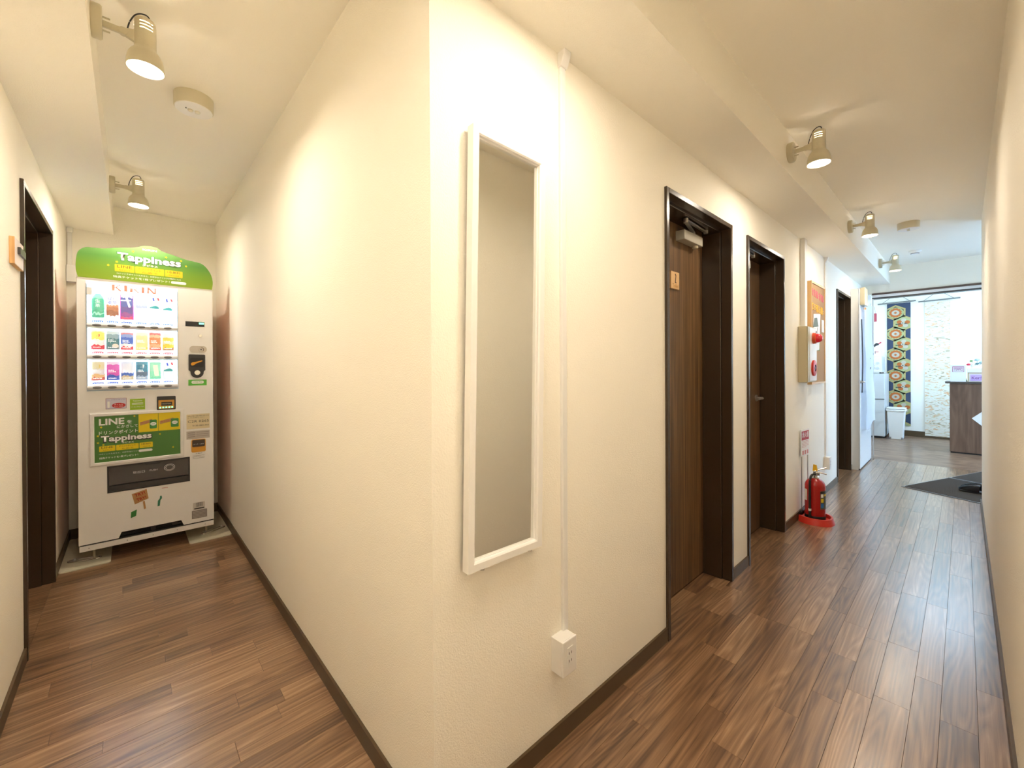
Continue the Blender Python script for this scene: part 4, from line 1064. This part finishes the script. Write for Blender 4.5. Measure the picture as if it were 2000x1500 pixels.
hb = obj('header_board', prism([(p.x, p.y) for p in hp], FY-.004, FY-.001), HG, VM)
hy = FY-.004
PW = mat('print_matte_white', (.88, .88, .86), .5); PG = mat('print_dark_green', (.06, .20, .06), .5); PY = mat('print_yellow', (.70, .54, .01), .5); PO = mat('print_olive', (.16, .13, .01), .5)
text('Tappiness', -.062, .276, 1.988, hy-.0002, PG, hb, h=.080, bold=.075, name='lettering_shadow')
text('Tappiness', -.057, .271, 1.990, hy-.0012, PW, hb, h=.066, bold=.035)
text('タピネス', .066, .146, 1.955, hy-.0012, PW, hb, h=.014, bold=.02)
text('KIRIN', .068, .142, 2.063, hy, PW, hb, h=.012, bold=.02)
for (a, b_), lines in zip(((-.070, .026), (.031, .179), (.184, .280)), (('LINE', 'をかざして'), ('ドリンクポイント', 'ためて'), ('1本無料', 'でもらえる'))):
    ch = obj('yellow_chip', prism(rrect(a, b_, 1.896, 1.942, .004), hy-.0008, hy), PY, hb)
    w = b_-a
    text(lines[0], a+w*.12, b_-w*.12, 1.929, hy-.0008, PO, ch, h=.018, bold=.005); text(lines[1], a+w*.22, b_-w*.22, 1.907, hy-.0008, PO, ch, h=.011)
text('15ドリンクポイントためると、お好きなドリンクが無料になる', -.060, .270, 1.883, hy, PW, hb, h=.011)
text('特典チケットを1枚プレゼント！', -.078, .208, 1.860, hy, PW, hb, h=.016, bold=.01)
obj('white_pill', prism(rrect(.216, .300, 1.850, 1.868, .008), hy-.0008, hy), PW, hb)
for x, z in ((-.060, 1.958), (.02, 2.04), (.19, 2.03), (.272, 2.018), (-.10, 1.93), (.30, 1.985)):
    obj('star_mark', prism(star(x, z, .009, .004, 5), hy-.0006, hy), PY, hb)

# ---- controls on the right of the door
y = FY
d = obj('amount_display', BX(.294, .404, y-.002, y, 1.557, 1.592, .0008), BLACK, VM)
obj('green_digits', BXS((.372, .401, y-.0026, y-.002, 1.574, 1.587)), mat('green_led', (.1, .8, .4), .5, emit=(.25, 1.0, .55), estr=1.6), d)
obj('lock', lathe([(0, y-.010), (.009, y-.010), (.011, y-.004), (.012, y)], 20, 'Y', (.379, 0, 1.491)), CHROME, VM, True)
d = obj('coin_slot_plate', prism(rrect(.316, .417, 1.368, 1.416, .022), y-.004, y), mat('satin_beige', (.60, .55, .48), .35), VM)
obj('coin_slot_ring', lathe([(.014, y-.0055), (.016, y-.0065), (.017, y-.004)], 24, 'Y', (.383, 0, 1.391)), CHROME, d, True)
obj('coin_slot', BXS((.379, .387, y-.0062, y-.0042, 1.387, 1.395)), DARK, d)
pol = [(.310, 1.350), (.315, 1.355), (.402, 1.353), (.407, 1.348), (.407, 1.240), (.398, 1.232)] + [(.359+.038*math.cos(a), 1.222+.038*math.sin(a)) for a in [math.radians(q) for q in range(0, -181, -15)]] + [(.320, 1.232), (.310, 1.240)]
d = obj('coin_unit', prism(pol, y-.006, y), mat('charcoal_plastic', (.035, .034, .036), .35), VM)
obj('lever_recess', prism(rrect(.318, .398, 1.262, 1.330, .010), y-.0065, y-.006), BLACK, d)
obj('return_lever', prism([(.323, 1.282), (.328, 1.274), (.340, 1.276), (.352, 1.288), (.390, 1.306), (.388, 1.312), (.350, 1.300), (.334, 1.298), (.325, 1.292)], y-.013, y-.007), mat('orange_lever', (.80, .36, .02), .35), d)
obj('lock_disc', lathe([(0, y-.010), (.017, y-.0095), (.019, y-.006)], 24, 'Y', (.360, 0, 1.222)), CHROME, d, True)
d = obj('green_sticker', BXS((.308, .415, y-.0006, y, 1.129, 1.171)), mat('sticker_green', (.10, .48, .05), .45), VM)
e = obj('sticker_pill', prism(rrect(.326, .398, 1.142, 1.164, .010), y-.001, y-.0006), PW, d); text('LINE Pay', .336, .388, 1.153, y-.001, mat('sticker_green', (.10, .48, .05), .45), e, h=.010)
d = obj('number_sticker', BXS((.296, .431, y-.0006, y, .815, .921)), mat('cream_sticker', (.72, .62, .40), .55), VM)
BK = mat('print_black', (.03, .03, .03), .6)
text('C2R 0265', .303, .426, .869, y-.0006, BK, d, h=.017); text('0120-883-005', .330, .426, .838, y-.0006, BK, d, h=.010)
text('故障連絡先は', .302, .428, .908, y-.0006, BK, d, h=.006); text('までお申し付け', .302, .400, .896, y-.0006, BK, d, h=.005)
d = obj('grey_sticker', BXS((.295, .431, y-.0006, y, .742, .800)), mat('silver_sticker', (.52, .48, .44), .5), VM)
for k in range(3): obj('print_line', BXS((.304, .345, y-.001, y-.0006, .785-k*.014, .789-k*.014), (.352, .425, y-.001, y-.0006, .787-k*.014, .790-k*.014)), mat('grey_print', (.25, .22, .2), .6), d)
d = obj('change_cup', prism(rrect(.322, .406, .645, .738, .010), y-.005, y), mat('orange_plastic', (.75, .36, .04), .35), VM)
obj('cup_flap', prism(rrect(.327, .401, .684, .734, .006), y-.007, y-.005), mat('brown_smoke', (.07, .05, .04), .25), d)
text('おつり・返却', .334, .394, .703, y-.007, PW, d, h=.007)
d = obj('note_sticker', BXS((.323, .405, y-.0006, y, .590, .642)), PAPER, VM)
text('入金中', .345, .385, .634, y-.0006, BK, d, h=.008)
for k in range(3): obj('print_line', BXS((.330, .398, y-.001, y-.0006, .618-k*.009, .620-k*.009)), mat('grey_print', (.25, .22, .2), .6), d)
# ---- stickers and bill reader under the display
d = obj('lilac_sticker', BXS((-.118, -.019, y-.0006, y, .990, 1.060)), mat('plum_ink', (.34, .12, .20), .6), VM)
e = obj('sticker_field', BXS((-.116, -.021, y-.0010, y-.0006, .992, 1.058)), mat('pale_lilac', (.62, .60, .74), .5), d)
obj('red_oval', prism(ngon(-.056, 1.012, .033, .017, 20), y-.0016, y-.0010), mat('sign_red', (.50, .02, .03), .5), e)
text('ボトルを', -.078, -.036, 1.018, y-.0016, PW, e, h=.008); text('ゆっくり回収', -.078, -.036, 1.006, y-.0016, PW, e, h=.007)
obj('bottle_icon', prism(rrect(-.110, -.099, .998, 1.040, .004), y-.0014, y-.0010), PW, e)
text('お取り出し口', -.092, -.028, 1.050, y-.0010, mat('print_navy', (.08, .08, .30), .5), e, h=.006)
d = obj('white_sticker', BXS((-.012, .088, y-.0006, y, .968, 1.058)), PAPER, VM)
e = obj('green_field', BXS((-.002, .074, y-.0010, y-.0006, .976, 1.050)), mat('leaf_green', (.32, .52, .02), .45), d)
text('Tappiness', .012, .060, 1.036, y-.0010, PW, e, h=.009, bold=.02); text('0120-000-701', .004, .068, .996, y-.0010, PW, e, h=.006)
for k in range(2): obj('print_line', BXS((.008, .064, y-.0014, y-.0010, 1.012+k*.008, 1.015+k*.008)), PW, e)
d = obj('bill_reader', prism(rrect(.135, .236, .966, 1.060, .005), y-.008, y), mat('charcoal_plastic', (.035, .034, .036), .35), VM)
obj('bill_recess', BXS((.143, .228, y-.0085, y-.008, .974, 1.034)), mat('bill_orange', (.62, .30, .05), .4), d)
obj('bill_slot', BXS((.158, .216, y-.0092, y-.0085, .995, 1.020)), BLACK, d)
text('1000円札', .161, .213, 1.008, y-.0092, mat('pale_print', (.7, .68, .55), .5), d, h=.010)
bm = bmesh.new()
for k in range(5): box(bm, .148+k*.016, .157+k*.016, y-.0095, y-.0085, .978, .987)
obj('green_light', bm, mat('green_led', (.1, .8, .4), .5, emit=(.25, 1.0, .55), estr=1.6), d)
# ---- framed poster
bm = bmesh.new(); prof = [(0, 0), (0, -.006), (.004, -.008), (.018, -.008), (.021, -.003)]
rings = [[bm.verts.new((cx_+sx_*q, y+dd, cz_+sz_*q)) for q, dd in prof] for cx_, cz_, sx_, sz_ in ((-.192, .627, 1, 1), (.281, .627, -1, 1), (.281, .966, -1, -1), (-.192, .966, 1, -1))]
for i in range(4):
    A, B = rings[i], rings[(i+1) % 4]
    for k in range(len(prof)-1): bm.faces.new((A[k], B[k], B[k+1], A[k+1]))
pf = obj('poster_frame', bm, VWH, VM)
PGR = mat('poster_green', (.075, .22, .045), .35)
po = obj('poster', BXS((-.171, .260, y-.0028, y-.001, .648, .945)), PGR, VM)
py_ = y-.0028
text('LINE', -.150, -.030, .908, py_, PW, po, h=.042, bold=.03); text('を', -.018, .008, .900, py_, PW, po, h=.024, bold=.01)
text('にかざして', -.066, .036, .872, py_, PW, po, h=.020, bold=.01); text('ドリンクポイント', -.150, .036, .838, py_, PW, po, h=.024, bold=.012)
text('Tappiness', -.146, .110, .790, py_-.0002, mat('print_black', (.03, .03, .03), .6), po, h=.062, bold=.075, name='lettering_shadow')
text('Tappiness', -.142, .106, .792, py_-.0010, PW, po, h=.050, bold=.035); text('タピネス', -.042, .016, .764, py_-.0010, PW, po, h=.012, bold=.01)
for (a, b_), lines in zip(((-.150, -.074), (-.070, .040), (.044, .112)), (('LINE', 'をかざして'), ('ドリンクポイント', 'ためて'), ('1本無料', 'でもらえる'))):
    ch = obj('yellow_chip', prism(rrect(a, b_, .716, .752, .004), py_-.0006, py_), mat('poster_yellow', (.80, .62, .01), .4), po); w = b_-a
    text(lines[0], a+w*.14, b_-w*.14, .742, py_-.0006, PO, ch, h=.013, bold=.005); text(lines[1], a+w*.24, b_-w*.24, .725, py_-.0006, PO, ch, h=.008)
text('15ポイントためると、お好きなドリンクが無料になる', -.150, .110, .700, py_, PW, po, h=.009)
text('特典チケットを1枚プレゼント！', -.150, .036, .674, py_, PW, po, h=.014, bold=.01)
obj('white_pill', prism(rrect(.040, .110, .690, .706, .007), py_-.0006, py_), PW, po)
for a, b_ in ((.040, .141), (.143, .260)):
    yb = obj('yellow_panel', BXS((a, b_, py_-.0006, py_, .822, .945)), mat('poster_yellow', (.80, .62, .01), .4), po); w = b_-a
    obj('brown_placard', prism([(a+.006, .890), (a+w*.68, .908), (a+w*.70, .886), (a+.008, .868)], py_-.0012, py_-.0006), mat('placard_brown', (.48, .26, .10), .5), yb)
    text('おトクだよ', a+.014, a+w*.62, .887, py_-.0012, mat('sign_red', (.50, .02, .03), .5), yb, h=.009)
    ph = obj('phone_icon', prism(rrect(a+w*.56, a+w*.93, .842, .902, .006), py_-.0016, py_-.0006), mat('phone_green', (.05, .26, .06), .4), yb)
    obj('speech_bubble', prism(ngon(a+w*.745, .874, .016, .012, 16), py_-.0020, py_-.0016), PW, ph)
    text('LINE', a+w*.65, a+w*.84, .874, py_-.0020, mat('phone_green', (.05, .26, .06), .4), ph, h=.007)
for x, z in ((-.14, .875), (-.155, .820), (.02, .935), (-.13, .760), (-.155, .775), (.15, .80), (.22, .70)):
    obj('star_mark', prism(star(x, z, .008, .0035, 5), py_-.0005, py_), PY, po)
# ---- delivery flap
bm = BXS((S0, S1, y-.003, y+.02, SZB-.008, SZB), (S0, S1, y-.003, y+.02, SZA, SZA+.008), (S0, S0+.008, y-.003, y+.02, SZA+.008, SZB-.008), (S1-.008, S1, y-.003, y+.02, SZA+.008, SZB-.008))
dl = obj('delivery_frame', bm, mat('charcoal_plastic', (.035, .034, .036), .35), VM)
obj('chute', BXS((S0, S1, y+.044, y+.0498, SZA, SZB)), mat('chute_grey', (.20, .18, .17), .4), VM)
obj('chute_floor', BXS((S0+.008, S1-.008, y+.004, y+.044, SZA+.008, SZA+.040)), mat('chute_dark', (.05, .045, .045), .4), VM)
FLAP = bpy.data.materials.new('smoked_flap'); FLAP.use_nodes = True; t = FLAP.node_tree; pb = t.nodes['Principled BSDF']; pb.inputs['Base Color'].default_value = (.16, .15, .15, 1); pb.inputs['Roughness'].default_value = .12; pb.inputs['Alpha'].default_value = .55
fl = obj('delivery_flap', BXS((S0+.009, S1-.009, y+.000, y+.003, SZA+.050, SZB-.009)), FLAP, VM)
obj('flap_grip', BX(.075, .150, y-.004, y, SZB-.018, SZB-.009, .001), DARK, fl)
FI = mat('flap_print', (.62, .60, .60), .5)
bm = bmesh.new()
for rr_ in (.030, .022):
    for k in range(24):
        a0, a1 = 2*PI*k/24, 2*PI*(k+1)/24
        v = [bm.verts.new((.200+q*math.cos(a), y-.0005, .560+.8*q*math.sin(a))) for q, a in ((rr_, a0), (rr_, a1), (rr_-.003, a1), (rr_-.003, a0))]; bm.faces.new(v)
obj('ring_print', bm, FI, fl)
text('取出口', .010, .070, .555, y, FI, fl, h=.016); text('PUSH', .095, .135, .556, y, FI, fl, h=.012)
# ---- placard sticker, nameplates
tp = obj('placard_sticker', prism([(.003, .412), (.078, .432), (.088, .366), (.018, .340)], y-.0006, y), mat('placard_brown', (.48, .26, .10), .5), VM)
def rot_text(s, cx_, cz_, w, h_, a, m, parent):
    o = text(s, cx_-w/2, cx_+w/2, cz_, y-.0008, m, parent, h=h_, bold=.03)
    for v in o.data.vertices:
        lx, lz = v.co.x+wloc(parent).x-cx_, v.co.z+wloc(parent).z-cz_
        v.co.x = cx_+lx*math.cos(a)-lz*math.sin(a)-wloc(parent).x; v.co.z = cz_+lx*math.sin(a)+lz*math.cos(a)-wloc(parent).z
rot_text('TRY!', .044, .404, .054, .022, .25, mat('try_red', (.40, .03, .02), .5), tp); rot_text('TRY!', .051, .373, .050, .021, .25, mat('try_red', (.40, .03, .02), .5), tp)
obj('placard_stick', prism([(.058, .352), (.068, .354), (.074, .300), (.064, .298)], y-.0006, y), mat('placard_brown', (.48, .26, .10), .5), tp)
obj('green_card_print', prism([(-.001, .292), (.028, .304), (.024, .262), (-.003, .252)], y-.0006, y), mat('phone_green', (.05, .26, .06), .4), tp)
obj('bottle_print', prism([(.134, .300), (.146, .302), (.150, .340), (.158, .352), (.156, .370), (.148, .370), (.146, .352), (.136, .338)], y-.0006, y), mat('bottle_green', (.04, .25, .14), .4), tp)
text('KIRIN', .158, .189, .421, y, mat('sign_red', (.50, .02, .03), .5), VM, h=.006, bold=.02)
d = obj('barcode_plate', BXS((.330, .398, y-.0006, y, .226, .278)), mat('pale_plate', (.66, .62, .58), .5), VM)
bm = bmesh.new()
for k in range(12): box(bm, .346+k*.0033, .3478+k*.0033 if k % 3 else .3468+k*.0033, y-.001, y-.0006, .246, .276)
box(bm, .336, .394, y-.001, y-.0006, .230, .238)
obj('barcode', bm, BK, d)
d = obj('rating_plate', BXS((.322, .411, y-.0006, y, .163, .232-.01)), mat('plate_grey', (.30, .27, .25), .5), VM)
for k in range(5): obj('print_line', BXS((.326, .406, y-.001, y-.0006, .170+k*.010, .173+k*.010)), mat('plate_pale', (.55, .5, .46), .5), d)
# ---- feet
for x, yy in ((-.181, 3.868), (.417, 3.885), (-.205, 4.34), (.41, 4.34)):
    bm = tube([(x, yy, .010), (x, yy, .118)], .0065, 10); lathe([(0, .0065), (.018, .0065), (.018, .012), (.010, .016), (0, .016)], 18, 'Z', (x, yy, 0), bm)
    obj('levelling_foot', bm, LAMPW, VM, True)

# ---- anchor plates and clamps under the machine
def anchor(x0, x1, y0, y1, label):
    bm = prism(rrect(x0, x1, y0, y1, .018, 4), .0005, .006, 'XY')
    o = obj('anchor_plate', bm, mat('cream_plate', (.66, .62, .48), .35)); tag(o, label, 'floor plate', 'floor plates under the vending machine')
anchor(-.331, -.100, 3.735, 4.42, 'cream floor plate under the left foot of the vending machine')
anchor(.305, .556, 3.725, 4.42, 'cream floor plate under the right foot of the vending machine')
def clamp(p, q, label):
    p, q = Vector((*p, 0)), Vector((*q, 0)); d = (q-p).normalized(); n = Vector((-d.y, d.x, 0)); w = .020; L_ = (q-p).length
    r = thing('foot_clamp', ((p+q)/2)+Vector((0, 0, .006)), label, 'clamp', 'steel foot clamps')
    pts = []
    for k in range(9): a = PI/2+PI*k/8; pts.append(p+d*(w+w*math.cos(a))+n*w*math.sin(a))
    for k in range(9): a = -PI/2+PI*k/8; pts.append(q-d*(w-w*math.cos(a))+n*w*math.sin(a))
    obj('loop', tube([v+Vector((0, 0, .0112)) for v in pts], .005, 8, None, True), CHROME, r, True)
    c = p+d*.030
    bm = lathe([(0, .0065), (.010, .0065), (.010, .022), (.006, .026), (0, .026)], 6, 'Z', (c.x, c.y, 0)); obj('bolt', bm, STEEL, r)
clamp((-.300, 3.905), (-.150, 3.862), 'steel foot clamp on the left floor plate')
clamp((.385, 3.868), (.535, 3.945), 'steel foot clamp on the right floor plate')
